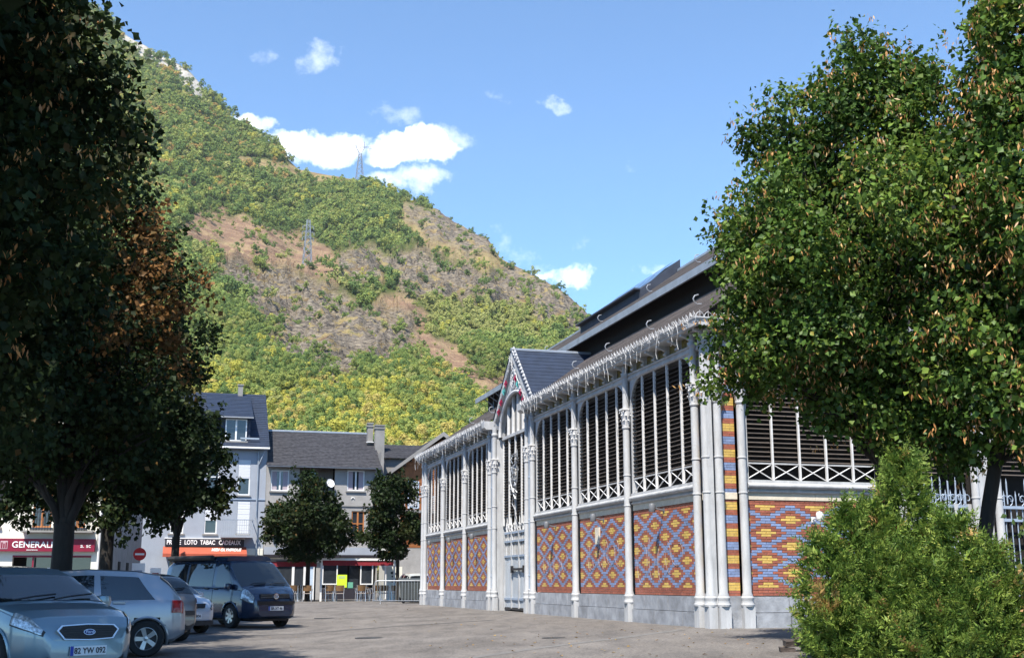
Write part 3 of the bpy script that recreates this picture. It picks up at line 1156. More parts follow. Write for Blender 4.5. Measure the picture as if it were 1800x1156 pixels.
# ---- columns
def column_meshes():
    sh = MB()
    sh.lathe([(.12, .68), (.12, .70), (.098, .76), (.094, 2.3), (.09, 4.9), (.108, 4.92), (.112, 4.96), (.095, 4.99)], n=14)
    sh.lathe([(.085, 5.44), (.085, 6.26), (.105, 6.28), (.115, 6.33), (.105, 6.38), (.085, 6.40), (.085, 6.6)], n=14)
    for z in (2.92, 3.7):
        sh.lathe([(.094, z - .02), (.107, z - .012), (.107, z + .012), (.094, z + .02)], n=14)
    shaft = sh.mesh("column_shaft", PAINT, 40)
    ba = MB()
    ba.prism([(-.13, -.10), (.13, -.10), (.13, .10), (.085, .15), (-.085, .15), (-.13, .10)], -.3, .46, 'z')
    ba.lathe([(.145, .46), (.152, .50), (.13, .54), (.135, .60), (.143, .62), (.143, .65), (.12, .68), (.10, .70)], n=14)
    base = ba.mesh("column_base", PAINT, 35)
    c = MB()
    c.lathe([(.105, 4.98), (.112, 5.05), (.125, 5.2), (.155, 5.34), (.16, 5.38)], n=14)
    c.box(-.165, .165, -.165, .165, 5.40, 5.45)
    for ring, (zb, zl, r0, nn, off) in enumerate(((4.99, .17, .115, 8, 0), (5.10, .19, .122, 8, math.pi / 8))):
        for i in range(nn):
            t = 2 * math.pi * i / nn + off
            ca, sa = math.cos(t), math.sin(t)

            def P(r, w, z):
                return (r * ca - w * sa, r * sa + w * ca, z)
            a, b = .045, .05
            vs_ = [P(r0, -a, zb), P(r0, a, zb), P(r0 + .02, b, zb + zl * .55), P(r0 + .02, -b, zb + zl * .55), P(r0 + .06, .03, zb + zl * .95), P(r0 + .06, -.03, zb + zl * .95), P(r0 + .085, .02, zb + zl * .8), P(r0 + .085, -.02, zb + zl * .8)]
            c.add(vs_, [(0, 1, 2, 3), (3, 2, 4, 5), (5, 4, 6, 7)])
    for i in range(4):
        t = math.pi / 4 + i * math.pi / 2
        ca, sa = math.cos(t), math.sin(t)
        pts = []
        for j in range(12):
            q = j / 11 * 4.4
            rr = .052 * (1 - j / 14)
            pts.append(((.165 + rr * math.cos(q)) * ca, (.165 + rr * math.cos(q)) * sa, 5.34 + rr * math.sin(q)))
        c.tube(pts, .016, 5)
    c.v = [(v[0] * .86, v[1] * .86, v[2]) for v in c.v]
    cap = c.mesh("capital", PAINT_W, 30)
    return shaft, base, cap


SHAFT, CBASE, CAPITAL = column_meshes()


def column(x, y, rz=0, top=True):
    o = link("column", SHAFT, HALL, (x, y, 0), (0, 0, rz))
    link("column_base", CBASE, o)
    link("capital", CAPITAL, o)
    return o


OC = .07                                     # columns stand this far out of the wall
SIDE1 = [.56, 4.87, 9.13, 13.45]
SIDE2 = [18.95, 22.95, 27.0, 30.75]
FR1 = [.76, 4.42]
for s_ in SIDE1 + SIDE2:
    column(-OC, s_, -math.pi / 2)
for s_ in (14.08, 18.32, 31.3):
    column(-OC, s_, -math.pi / 2)
for s_ in FR1 + [5.06, 6.78, 7.4, 11.2]:
    column(s_, -OC, 0)
column(-OC, .03, -math.pi / 2)
column(.19, -OC, 0)

bm_, sm_, smF = MB(T_S), MB(T_S), MB(T_F)
bF = MB(T_F)
bay(FR1[0], FR1[1], T_F, bF, smF, True, 0, lambda z: 2.75 - max(0, 1.9 - z) * .55 + max(0, z - 2.0) * 2)
bay(SIDE1[0], SIDE1[1], T_S, bm_, sm_, True)
for a_, b_ in zip(SIDE1[1:], SIDE1[2:]):
    bay(a_, b_, T_S, bm_, sm_, True)
for a_, b_ in zip(SIDE2, SIDE2[1:]):
    bay(a_, b_, T_S, bm_, sm_)


# striped brick slots of the corner pier
def stripes(s0, s1, T, mb):
    z, k = Z_ST, 0
    seq = [0, 2, 0, 1]
    cnt = 0
    while z < 6.3:
        kind = seq[k % 4]
        for j in range(3 if kind else 2):
            cut = s0 + (s1 - s0) * (.35 if j % 2 else .68)
            for (a, b) in ((s0, cut), (cut, s1)):
                mb.box(a + .003, b - .003, -.09, -.035 + random.uniform(-.003, .003), z + .004, z + BH - .004, kind)
            z += BH
        k += 1
    back = MB(T)
    back.box(s0, s1, -.3, -.043, .6, 6.3)
    back.build("brick_backing", MORTAR, HALL)
    st = MB(T)
    st.box(s0 - .05, s1 + .05, -.12, .02, -.2, Z_ST)
    st.build("stone_block", STONE, HALL)
    cb = MB(T)
    cb.box(s0, s1, -.1, -.015, Z_BR, Z_CR)
    cb.build("cream_band", CREAM, HALL)


stripes(.14, .47, T_S, bm_)
stripes(.30, .65, T_F, bF)
bF.build("brickwork", [BI_R, BI_B, BI_Y], HALL)["kind"] = "stuff"
bm_.build("brickwork", [BI_R, BI_B, BI_Y], HALL)["kind"] = "stuff"

# corner post and dark inner shell so that no daylight shows through
m = MB()
m.box(-.06, .06, -.06, .06, 0, Z_BM)
m.build("corner_post", PAINT, HALL)
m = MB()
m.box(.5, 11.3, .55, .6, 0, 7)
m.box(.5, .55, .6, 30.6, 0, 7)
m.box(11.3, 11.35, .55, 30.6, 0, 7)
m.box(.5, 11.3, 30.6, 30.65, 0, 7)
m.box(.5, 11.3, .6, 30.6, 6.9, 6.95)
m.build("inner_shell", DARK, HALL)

# frieze and cornice; the cornice breaks round the gabled portal
frieze(0, 13.75, T_S)
frieze(18.65, 31.35, T_S)
frieze(0, 11.8, T_F)
cornice(-.38, 13.8, T_S)
cornice(18.6, 31.7, T_S)
cornice(-.40, 12.2, T_F)

# ---- portal on the long side
PC_, PA, PB = 16.2, 14.2, 18.2
m = MB(T_S)
for a_, b_ in ((13.58, 14.12), (18.28, 18.82)):
    m = MB(T_S)
    m.box(a_, b_, -.62, .0, -.1, Z_LT)
    m.build("portal_pier", PAINT, HALL)
for x in (13.77, 18.63):
    m = MB(T_S)
    m.tube([(x, .06, .75), (x, .06, 6.4), (x, .2, 6.6)], .055, 8)
    for z in (1.2, 3.0, 4.4):
        m.lathe([(.06, -.03), (.07, -.02), (.07, .02), (.06, .03)], (x, .06, z), 8)
    m.build("downpipe", PAINT_D, HALL, 40)
    m = MB(T_S)
    m.lathe([(.075, 0), (.085, .05), (.075, .7), (.085, .75), (.06, .78)], (x, .06, 0), 8)
    m.build("downpipe_shoe", PAINT, HALL, 40)
    m = MB(T_S)
    m.prism([(-.1, 6.55), (.36, 6.55), (.44, 6.62), (.44, 6.86), (-.1, 6.86)], x - .2, x + .2, 'x')
    m.build("gutter_hopper", PAINT, HALL)
T_P = T_S @ Matrix.Translation((0, -.22, 0))            # the portal stands back behind its columns
# louvres
pw = (PB - PA) / 5
cells_ = [(PA + i * pw + .035, PA + (i + 1) * pw - .035) for i in range(5)]
smP = MB(T_P)
slats(cells_, 3.35, Z_LT - .02, T_P, smP)
for i in range(6):
    x = PA + i * pw
    m = MB(T_P)
    m.box(x - .03, x + .03, -.07, .0, 3.0, Z_LT)
    m.build("mullion", PAINT_W, HALL)
m = MB(T_P)
m.box(PA - .1, PB + .1, -.2, .04, Z_LT - .06, Z_LT + .05)
m.build("portal_transom", PAINT, HALL)
m = MB(T_P)
m.box(PA - .1, PB + .1, -.32, -.28, 0, 7.2)
m.build("dark_backing", DARK, HALL)  # added dark panel for the unlit depth of the portal
# gable with arched window
GH, GB = 9.05, 6.75
GW = 2.62
AR, AZ = 1.92, 1.42
m = MB(T_P)
n = 24
outer, inner = [], []
for i in range(n + 1):
    t = math.pi * i / n
    inner.append((PC_ - AR * math.cos(t), Z_LT + .05 + AZ * math.sin(t)))
for (x, z) in inner:
    # point on the gable outline along the ray from the arch centre
    dx, dz = x - PC_, z - Z_LT - .05
    ax = GW - .1
    hz = GH - Z_LT - .05
    k1 = ax / abs(dx) if abs(dx) > 1e-6 else 1e9
    side_h = GB - Z_LT
    # gable: |X|<=ax, Z <= hz - |X|*(hz-side_h)/ax
    sl_ = (hz - side_h) / ax
    den = dz + sl_ * abs(dx)
    k2 = hz / den if den > 1e-6 else 1e9
    k_ = min(k1, k2)
    outer.append((PC_ + dx * k_, Z_LT + .05 + dz * k_))
for i in range(n):
    a, b, c, d = inner[i], inner[i + 1], outer[i + 1], outer[i]
    m.add([(a[0], .12, a[1]), (b[0], .12, b[1]), (c[0], .12, c[1]), (d[0], .12, d[1]), (a[0], -.1, a[1]), (b[0], -.1, b[1]), (c[0], -.1, c[1]), (d[0], -.1, d[1])],
          [(0, 1, 2, 3), (7, 6, 5, 4), (4, 5, 1, 0), (3, 2, 6, 7)])
m.build("gable_wall", PAINT, HALL)
m = MB(T_P)
m.tube([(x, .13, z) for x, z in inner], .06, 8)
m.tube([(PC_ + (x - PC_) * 1.06, .13, Z_LT + .05 + (z - Z_LT - .05) * 1.07) for x, z in inner], .03, 6)
m.build("arch_moulding", PAINT_W, HALL, 50)
gl = MB(T_P)
for i in range(n):
    a, b = inner[i], inner[i + 1]
    gl.add([(a[0], -.06, a[1]), (b[0], -.06, b[1]), (b[0], -.06, Z_LT + .04), (a[0], -.06, Z_LT + .04)], [(0, 1, 2, 3)])
gl.build("arched_window", GLASS, HALL)
for i in range(1, 6):
    x = PC_ - AR + 2 * AR * i / 6
    h = AZ * math.sqrt(max(0, 1 - ((x - PC_) / AR) ** 2))
    m = MB(T_P)
    m.box(x - .035, x + .035, -.055, .03, Z_LT + .05, Z_LT + .05 + h)
    m.build("window_bar", PAINT_W, HALL)
for sg in (-1, 1):
    m = MB(T_P)
    p0 = (PC_ + sg * (GW + .08), GB - .1)
    p1 = (PC_, GH + .12)
    dx, dz = p1[0] - p0[0], p1[1] - p0[1]
    ln = math.hypot(dx, dz)
    nx, nz_ = dz / ln * sg, -dx / ln * sg
    t = .2
    quad_ = [p0, p1, (p1[0], p1[1] - t * 1.6), (p0[0] - nx * t, p0[1] - nz_ * t)]
    vs_ = [(a, .12, b) for a, b in quad_] + [(a, .24, b) for a, b in quad_]
    m.add(vs_, [(0, 1, 2, 3), (7, 6, 5, 4), (0, 4, 5, 1), (2, 6, 7, 3), (0, 3, 7, 4), (1, 5, 6, 2)])
    m.build("gable_rake", PAINT, HALL)
    k = MB(T_P)
    for i in range(17):
        f_ = (i + .5) / 17
        x, z = p0[0] + dx * f_, p0[1] + dz * f_
        k.lathe([(0, -.05), (.06, 0), (.05, .06), (.0, .12)], (x + nx * .05, .18, z + nz_ * .05 + .02), 5)
    k.build("rake_cresting", PAINT, HALL)
m = MB(T_P)
o = MB()
o.lathe([(0, .05), (.26, .04), (.28, .08), (.36, .07), (.36, .0), (.34, -.02)], n=20)
for i in range(8):
    t = i * math.pi / 4
    o.tube([(0, 0, .06), (.14 * math.cos(t), .14 * math.sin(t), .1), (.2 * math.cos(t + .3), .2 * math.sin(t + .3), .06)], .025, 5)
ob = o.build("medallion", PAINT, HALL, 40)
ob.location = T_P @ Vector((PC_, .12, 8.08))
ob.rotation_euler = (R(90), 0, R(-90))

# slate roof of the portal gable, running back into the hall roof
m = MB()
zt, zb = GH + .1, GB - .05
depth_r, depth_e = 3.1, .1
for sg in (-1, 1):
    y1 = PC_ + sg * (GW + .1)
    rows = 16
    for i in range(rows):
        f0, f1 = i / rows, (i + 1) / rows
        def P(f, x, dz=0):
            return (x, y1 + (PC_ - y1) * f, zb + (zt - zb) * f + dz)
        xe0, xe1 = -.05, None
        d0 = .25 + (depth_r - .25) * f0
        d1 = .25 + (depth_r - .25) * f1
        lift = .018
        vs_ = [P(f0, xe0, lift), P(f0, d0, lift), P(f1, d1, 0), P(f1, xe0, 0), P(f0, xe0, -.03), P(f0, d0, -.03)]
        m.add(vs_, [(0, 1, 2, 3), (4, 5, 1, 0)])
m.build("portal_roof", SLATE, HALL)
m = MB()
m.tube([(-.05, PC_, zt + .02), (depth_r + .2, PC_, zt + .02)], .06, 6)
m.build("ridge_cap", ZINC, HALL)

# gate
GA, GB_ = PA + .1, PB - .1


def gate(ga, gb, T, low=1.9, bm=PAINT_W):
    pl = (gb - ga) / 16
    for i in range(16):
        m = MB(T)
        d = random.uniform(-.006, .006)
        m.box(ga + i * pl + .004, ga + (i + 1) * pl - .004, -.11, -.06 + d, .12, low)
        m.build("gate_plank", PLANK, HALL)
    for z in (.42, low, 2.42, 2.72):
        m = MB(T)
        m.box(ga, gb, -.06, -.02, z - .035, z + .035)
        m.build("gate_rail", PAINT_D, HALL)
    m = MB(T)
    m.box(ga, gb, -.1, -.04, .04, .13)
    m.build("gate_kickboard", IRON, HALL)
    for x in (ga, (ga + gb) / 2, gb, ga + (gb - ga) * .25, ga + (gb - ga) * .75):
        m = MB(T)
        m.box(x - .05, x + .05, -.12, -.015, .1, 2.78)
        m.build("gate_stile", PAINT, HALL)
    nb = 22
    for i in range(1, nb):
        x = ga + (gb - ga) * i / nb
        m = MB(T)
        m.tube([(x, -.07, low), (x, -.07, 2.72)], .016, 5)
        if i % 2:
            m.tube([(x, -.07, 2.72), (x, -.07, 3.0), (x, -.07, 3.12)], [.014, .02, .002], 5)
        else:
            pts = [(x + .07 * math.sin(q * .9), -.07, 2.76 + .05 * q) for q in range(7)]
            m.tube(pts, .012, 4)
        m.build("gate_bar", bm, HALL)
    for i in range(7):
        x = ga + (gb - ga) * (i + .5) / 7
        m = MB(T)
        for sg in (-1, 1):
            pts = []
            for j in range(14):
                q = j / 13 * 5.2
                rr = .11 * (1 - j / 16)
                pts.append((x + sg * (.1 + rr * math.cos(q + 3.14)), -.07, 2.9 + rr * math.sin(q) * 1.2))
            m.tube(pts, .013, 4)
        m.tube([(x, -.07, 2.8), (x, -.07, 3.3), (x, -.07, 3.42)], [.018, .022, .002], 5)
        m.build("gate_finial", bm, HALL)


gate(GA, GB_, T_P)
m = MB(T_P)
m.box(PC_ - .75, PC_ + .75, -.02, .03, 1.40, 1.48)
m.box(PC_ - .8, PC_ - .7, -.03, .05, 1.32, 1.56)
m.box(PC_ + .7, PC_ + .8, -.03, .05, 1.32, 1.56)
m.build("gate_bolt", IRON, HALL)
gate(5.18, 6.66, T_F, 1.0, PAINT_D)  # shade on both front gates is put into the darker bar paint
gate(7.5, 11.1, T_F, .8, PAINT_D)
cellsF = [(5.2, 5.9), (5.96, 6.64), (7.5, 8.35), (8.41, 9.25), (9.31, 10.15), (10.21, 11.1)]
slats(cellsF, 3.5, Z_LT, T_F, smF)
m = MB(T_F)
m.box(4.9, 11.3, -.42, -.38, 0, 6.4)
m.build("dark_backing", DARK, HALL)  # added dark sheet in place of the shaded depth behind the front gates
m = MB(T_F)
for a_, b_ in ((4.55, 4.95), (6.88, 7.28)):
    m = MB(T_F)
    m.box(a_, b_, -.14, -.01, 0, Z_LT)
    m.build("portal_pier", PAINT, HALL)
sm_.build("louvre_slats", SLAT_I, HALL)["kind"] = "stuff"
smP.build("louvre_slats", SLAT_I, HALL)["kind"] = "stuff"
smF.build("louvre_slats", SLAT_I, HALL)["kind"] = "stuff"

# ---- roofs
LR = [(-.36, 6.77), (3.05, 9.12)]       # lower roof, x then z
UE, UR = 2.45, 5.9                       # upper eave and ridge
UZ0, UZ1 = 9.47, 12.0


def roof_courses(mb, xa, za, xb, zb, y0, y1, n, lift=.02):
    for i in range(n):
        f0, f1 = i / n, (i + 1) / n
        x0, z0 = xa + (xb - xa) * f0, za + (zb - za) * f0
        x1, z1 = xa + (xb - xa) * f1, za + (zb - za) * f1
        j = random.uniform(-.004, .004)
        mb.add([(x0, y0, z0 + lift + j), (x0, y1, z0 + lift + j), (x1, y1, z1), (x1, y0, z1), (x0, y0, z0 - .03), (x0, y1, z0 - .03)], [(1, 0, 3, 2), (0, 1, 5, 4)])


m = MB()
roof_courses(m, LR[0][0], LR[0][1], LR[1][0], LR[1][1], -.35, 13.7, 22)
m.build("lower_roof", ROOF, HALL)
m = MB()
roof_courses(m, LR[0][0], LR[0][1], LR[1][0], LR[1][1], 18.7, 31.6, 22)
m.build("lower_roof", ROOF, HALL)
m = MB()
lz = lambda x: LR[0][1] + (x - LR[0][0]) * (LR[1][1] - LR[0][1]) / (LR[1][0] - LR[0][0])
roof_courses(m, .45, lz(.45), LR[1][0], LR[1][1], 13.7, 18.7, 16)
m.build("lower_roof", ROOF, HALL)
m = MB()
m.quad((11.8 + .34, -.35, 6.77), (8.75, -.35, 9.12), (8.75, 31.6, 9.12), (12.14, 31.6, 6.77))
m.build("lower_roof", ROOF, HALL)
m = MB()
roof_courses(m, UE, UZ0 + .16, UR, UZ1 + .1, -.2, 31.2, 22)
m.add([(UR, -.2, UZ1 + .1), (UR, 31.2, UZ1 + .1), (9.35, 31.2, UZ0 + .16), (9.35, -.2, UZ0 + .16)], [(0, 3, 2, 1)])
m.build("upper_roof", ROOF, HALL)
m = MB()
m.box(UE - .05, UE + .02, -.25, 31.25, UZ0 - .02, UZ0 + .2)
m.build("eave_fascia", ZINC, HALL)
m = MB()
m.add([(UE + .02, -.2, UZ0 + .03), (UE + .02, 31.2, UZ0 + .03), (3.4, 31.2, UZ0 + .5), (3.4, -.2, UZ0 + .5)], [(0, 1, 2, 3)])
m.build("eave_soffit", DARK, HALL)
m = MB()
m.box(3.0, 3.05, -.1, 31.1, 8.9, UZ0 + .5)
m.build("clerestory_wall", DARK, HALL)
for y in np.arange(22.0, 31, 1.0):
    m = MB()
    m.box(2.97, 3.0, y - .05, y + .05, 9.05, UZ0 + .3)
    m.tube([(2.98, y, 9.2), (2.5, y, UZ0 + .05)], .03, 4)
    m.build("clerestory_strut", PAINT_D, HALL)
# gable ends of the upper roof
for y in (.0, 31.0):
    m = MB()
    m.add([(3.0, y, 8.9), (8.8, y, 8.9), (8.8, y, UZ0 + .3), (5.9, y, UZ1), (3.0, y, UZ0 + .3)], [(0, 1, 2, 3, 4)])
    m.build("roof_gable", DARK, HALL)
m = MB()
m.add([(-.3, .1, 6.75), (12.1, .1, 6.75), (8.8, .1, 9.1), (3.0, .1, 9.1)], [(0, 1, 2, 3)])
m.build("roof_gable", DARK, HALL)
m = MB()
m.tube([(UR, -.25, UZ1 + .13), (UR, 31.25, UZ1 + .13)], .08, 6)
m.build("ridge_cap", ZINC, HALL)
MONI = mat('monitor_zinc', (.05, .06, .085), .65, .3, 2, spec=.2)
# roof monitor with glazing bars
ya, yb = 14.6, 21.2
sk = (UZ1 + .1 - UZ0 - .16) / (UR - UE)
zr = lambda x: UZ0 + .16 + (x - UE) * sk
x0, x1 = 4.35, 5.95
m = MB()
m.prism([(x0, zr(x0) - .05), (x0, zr(x0) + .32), (x1, zr(x1) + .42), (x1, zr(x1) - .1)], ya, yb, 'y')
m.build("roof_monitor", MONI, HALL)
m = MB()
m.box(x0 - .22, x0 + .02, ya, yb - .0, zr(x0) + .31, zr(x0) + .37)
m.build("monitor_flashing", MONI, HALL)
for i in range(6):
    y = ya + .3 + i * (yb - ya - .6) / 6
    m = MB()
    dz = .012
    m.add([(x0 + .1, y, zr(x0) + .34 + dz), (x0 + .1, y + .9, zr(x0) + .34 + dz), (x1 - .1, y + .9, zr(x1) + .42 + dz), (x1 - .1, y, zr(x1) + .42 + dz)], [(1, 0, 3, 2)])
    m.build("monitor_pane", GLASS, HALL)
# snow hooks
hk = MB()
hk.tube([(.1, 0, .05), (-.06, 0, .03), (-.16, 0, .10), (-.19, 0, .21), (-.13, 0, .31), (0, 0, .35)], .022, 5)
hk.v = [tuple(q * .8 for q in v) for v in hk.v]
HOOK = hk.mesh("snow_hook", GALV, 50)
for y in (3.2, 6.4, 9.8, 13.0, 20.5, 24, 27.5):
    x = 1.35
    link("snow_hook", HOOK, HALL, (x, y, LR[0][1] + (x - LR[0][0]) * .69 + .02))
for y in (5, 9, 13, 18, 24, 29):
    x = 4.1 if y < 20 else 5.4
    link("snow_hook", HOOK, HALL, (x, y, zr(x)))


# ---- floodlights along the wall, one under each bay
def floodlight(s, T, z, m_, tilt=0):
    b = MB(T)
    b.tube([(s, -.05, z - .06), (s, .12, z - .03), (s, .24, z + .0)], .02, 6)
    b.box(s - .05, s + .05, -.06, -.03, z - .12, z + .0)
    b.lathe([(0, -.10), (.075, -.10), (.085, -.06), (.085, .06), (.06, .10), (0, .11)], (s, .27, z), 10)
    b.build("floodlight", m_, HALL, 40)


FLM = mat("lamp_grey", (.14, .15, .17), .5, .2, 8)
for s_, z_ in ((2.75, 2.74), (7.0, 2.72), (11.3, 2.72), (20.95, 2.72), (24.95, 2.72), (28.9, 2.72)):
    floodlight(s_, T_S, z_, FLM)
floodlight(2.52, T_F, 2.42, PAINT_W)
m = MB(T_S)
m.box(7.3, 7.62, -.04, .0, 2.02, 2.48)
m.build("notice_plate", CREAM, HALL)
GRAF = mat("chalk_scribble", (.36, .31, .33), .8, .2, 9)


def scribble(s0, s1, z0, z1, n, seed):
    r_ = random.Random(seed)
    m = MB(T_S)
    for q in range(n):
        x = s0 + (s1 - s0) * (q + .5) / n
        ph, a, b = r_.uniform(0, 6), r_.uniform(.1, .28), r_.uniform(.2, .5) * (z1 - z0)
        zc = (z0 + z1) / 2 + r_.uniform(-.15, .15)
        pts = []
        for j in range(16):
            t = ph + j * .42
            pts.append((x + a * math.cos(t) + .02 * j, -.032, zc + b * math.sin(t * r_.choice((1, 1.0)))))
        m.tube(pts, .0045, 4)
    o = m.build("wall_scribble", GRAF, HALL)
    o["label"] = "pale chalky scribbled lines across the coloured bricks"


scribble(10.1, 12.6, 1.1, 1.9, 6, 3)
scribble(5.6, 8.3, 1.2, 2.0, 6, 5)
scribble(1.6, 4.3, 1.0, 2.1, 5, 8)

# ================================================================== houses across the square
WALL_G = mat("grey_render", (.33, .32, .31), .85, .25, 1.5, bump=.2, bscale=20)
WALL_W = mat("blue_white_render", (.30, .33, .385), .8, .12, 1.2, bump=.1)
WALL_C = mat("cream_render", (.72, .70, .62), .8, .12, 1.2)
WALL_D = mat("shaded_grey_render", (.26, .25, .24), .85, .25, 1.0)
ROOF_G = mat("old_slate_roof", (.055, .055, .063), .85, .0, 5, col2=(.018, .018, .023), bump=.5, bscale=10, stretch=(1, 1, 1))
TIMBER = mat("orange_timber", (.30, .105, .03), .6, .35, 3, stretch=(6, 6, .6))
WFRAME = mat("white_window_frame", (.72, .72, .72), .5, .08, 4)
OFRAME = mat("orange_window_frame", (.42, .16, .05), .5, .2, 4)
CURTAIN = mat("curtain", (.42, .36, .40), .8, .3, 3, stretch=(14, 14, .3))
SHUTTER = mat("roller_shutter", (.62, .64, .68), .6, .1, 4, stretch=(.2, .2, 30))
BLUESH = mat("pale_blue_shutter", (.45, .55, .68), .6, .15, 5)
REDAWN = mat("red_awning", (.22, .012, .022), .7, .2, 3)
ORAWN = mat("orange_red_awning", (.40, .085, .045), .7, .2, 3)
SIGNRED = mat("crimson_sign", (.22, .008, .035), .5, .15, 3)
SIGNBLK = mat("dark_sign", (.025, .022, .03), .5, .2, 3)
WHITE = mat("white_lettering", (.85, .85, .84), .5, .03, 3)


def window(parent, x0, x1, z0, z1, y=0., fm=None, panes=2, sill=True, curtain=False, rows=1, depth=.12, shutter=None):
    """window in the wall plane y (outside is -y)"""
    fm = fm or WFRAME
    f = MB()
    t = .07
    f.box(x0, x0 + t, y + depth - .08, y + depth - .01, z0, z1)
    f.box(x1 - t, x1, y + depth - .08, y + depth - .01, z0, z1)
    f.box(x0 + t, x1 - t, y + depth - .08, y + depth - .01, z0, z0 + t)
    f.box(x0 + t, x1 - t, y + depth - .08, y + depth - .01, z1 - t, z1)
    for i in range(1, panes):
        x = x0 + (x1 - x0) * i / panes
        f.box(x - t * .7, x + t * .7, y + depth - .08, y + depth - .01, z0 + t, z1 - t)
    for i in range(1, rows):
        z = z0 + (z1 - z0) * i / rows
        f.box(x0 + t, x1 - t, y + depth - .075, y + depth - .012, z - .03, z + .03)
    w = f.build("window", fm, parent)
    for i in range(panes):
        a, b = x0 + (x1 - x0) * i / panes + t * .6, x0 + (x1 - x0) * (i + 1) / panes - t * .6
        p = MB()
        p.box(a, b, y + depth - .03, y + depth - .02, z0 + t * .6, z1 - t * .6)
        p.build("pane", GLASS, w)
        if curtain:
            c = MB()
            ya = y + depth - .036
            pts = 9
            aa_, bb_ = (a, a + (b - a) * .7) if i == 0 else (a + (b - a) * .3, b)
            for j in range(pts):
                q0, q1 = aa_ + (bb_ - aa_) * j / pts, aa_ + (bb_ - aa_) * (j + 1) / pts
                d0, d1 = (j % 2) * .006, ((j + 1) % 2) * .006
                c.quad((q0, ya - d0, z0 + t), (q1, ya - d1, z0 + t), (q1, ya - d1, z1 - t), (q0, ya - d0, z1 - t))
            c.build("curtain", CURTAIN, w)
    if sill:
        s = MB()
        s.box(x0 - .08, x1 + .08, y - .1, y + depth, z0 - .09, z0 - .002)
        s.build("sill", WALL_D, w)
    if shutter:
        s = MB()
        k = 12
        za = z1 - (z1 - z0) * shutter
        for i in range(k):
            s.box(x0 + .02, x1 - .02, y + depth - .10 - .008 * (i % 2), y + depth - .085, za + (z1 - za) * i / k, za + (z1 - za) * (i + 1) / k - .006)
        s.build("roller_shutter", SHUTTER, w)
    return w


def wall_with_holes(name, parent, x0, x1, z0, z1, holes, m, y=0., th=.25):
    """wall slab in the plane y..y+th with rectangular openings"""
    xs = sorted(set([x0, x1] + [h[0] for h in holes] + [h[1] for h in holes]))
    zs = sorted(set([z0, z1] + [h[2] for h in holes] + [h[3] for h in holes]))
    b = MB()
    inside = lambda x, z: any(h[0] < x < h[1] and h[2] < z < h[3] for h in holes)
    for i in range(len(xs) - 1):
        j = 0
        while j < len(zs) - 1:
            if inside((xs[i] + xs[i + 1]) / 2, (zs[j] + zs[j + 1]) / 2):
                j += 1
                continue
            b.quad((xs[i], y, zs[j]), (xs[i + 1], y, zs[j]), (xs[i + 1], y, zs[j + 1]), (xs[i], y, zs[j + 1]))
            j += 1
    for (a, c, e, f) in holes:
        b.quad((a, y, e), (a, y + th, e), (a, y + th, f), (a, y, f))
        b.quad((c, y + th, e), (c, y, e), (c, y, f), (c, y + th, f))
        b.quad((a, y, e), (c, y, e), (c, y + th, e), (a, y + th, e))
        b.quad((a, y + th, f), (c, y + th, f), (c, y, f), (a, y, f))
    return b.build(name, m, parent)


def backing(parent, x0, x1, y, z0, z1, m=None):
    b = MB()
    b.box(x0, x1, y, y + .05, z0, z1)
    b.build("room_backing", m or DARK, parent)


def slate_roof(parent, pts_low, pts_high, m, n=20, name="roof", thick=.06):
    """pts_low / pts_high: (left, right) 3-d corners of eave and ridge, laid in overlapping courses"""
    (a, b), (c, d) = [[Vector(q) for q in pp] for pp in (pts_low, pts_high)]
    mb = MB()
    up = (b - a).cross(c - a).normalized()
    for i in range(n):
        f0, f1 = i / n, (i + 1) / n + .2 / n
        p0, p1 = a.lerp(c, f0), b.lerp(d, f0)
        q0, q1 = a.lerp(c, min(f1, 1)), b.lerp(d, min(f1, 1))
        l = up * (.022 + random.uniform(-.004, .004))
        mb.add([tuple(p0 + l), tuple(p1 + l), tuple(q1), tuple(q0), tuple(p0 - up * thick * .5), tuple(p1 - up * thick * .5)], [(0, 1, 2, 3), (4, 5, 1, 0)])
    return mb.build(name, m, parent)


def gutter(parent, x0, x1, y, z, m=None):
    b = MB()
    pts = [(y - .07 + .07 * math.cos(t), z + .07 * math.sin(t)) for t in [math.pi + math.pi * i / 6 for i in range(7)]]
    b.prism(pts, x0, x1, 'x')
    b.build("gutter", m or ZINC, parent)


H0 = np.array([-15.13, 74.0])


def hpos(a, u_=0.):
    p = H0 + VX * a + UX * u_
    return (p[0], p[1], .25)


# ---- grey house with the slate roof and loggia
h2 = empty("grey_house", hpos(0), TH, "grey rendered house with dark slate roof behind the red terrace awning", "house")
H2H = [(.26, 1.36, 6.6, 7.88), (4.97, 6.06, 6.7, 7.98), (2.0, 4.2, 6.05, 8.15), (.24, .9, 3.9, 5.35), (5.3, 6.1, 3.9, 5.45), (.5, 3.2, .05, 2.4), (3.5, 7.3, .75, 2.45), (2.4, 3.4, 3.9, 5.4)]
wall_with_holes("wall", h2, 0, 7.0, 0, 8.3, H2H[:6] + [(3.5, 6.9, .75, 2.45), H2H[7]], WALL_G)
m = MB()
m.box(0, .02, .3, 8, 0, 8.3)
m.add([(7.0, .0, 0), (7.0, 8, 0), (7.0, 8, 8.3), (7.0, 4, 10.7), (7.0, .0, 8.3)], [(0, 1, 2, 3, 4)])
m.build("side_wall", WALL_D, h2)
backing(h2, .1, 6.9, 1.3, 0, 8.2)
window(h2, *H2H[0], curtain=True)
window(h2, *H2H[1], curtain=True)
window(h2, *H2H[3], fm=OFRAME, rows=2, sill=False)
window(h2, *H2H[4], fm=OFRAME, rows=2, sill=False)
window(h2, *H2H[7], fm=OFRAME, rows=2, sill=False)
m = MB()
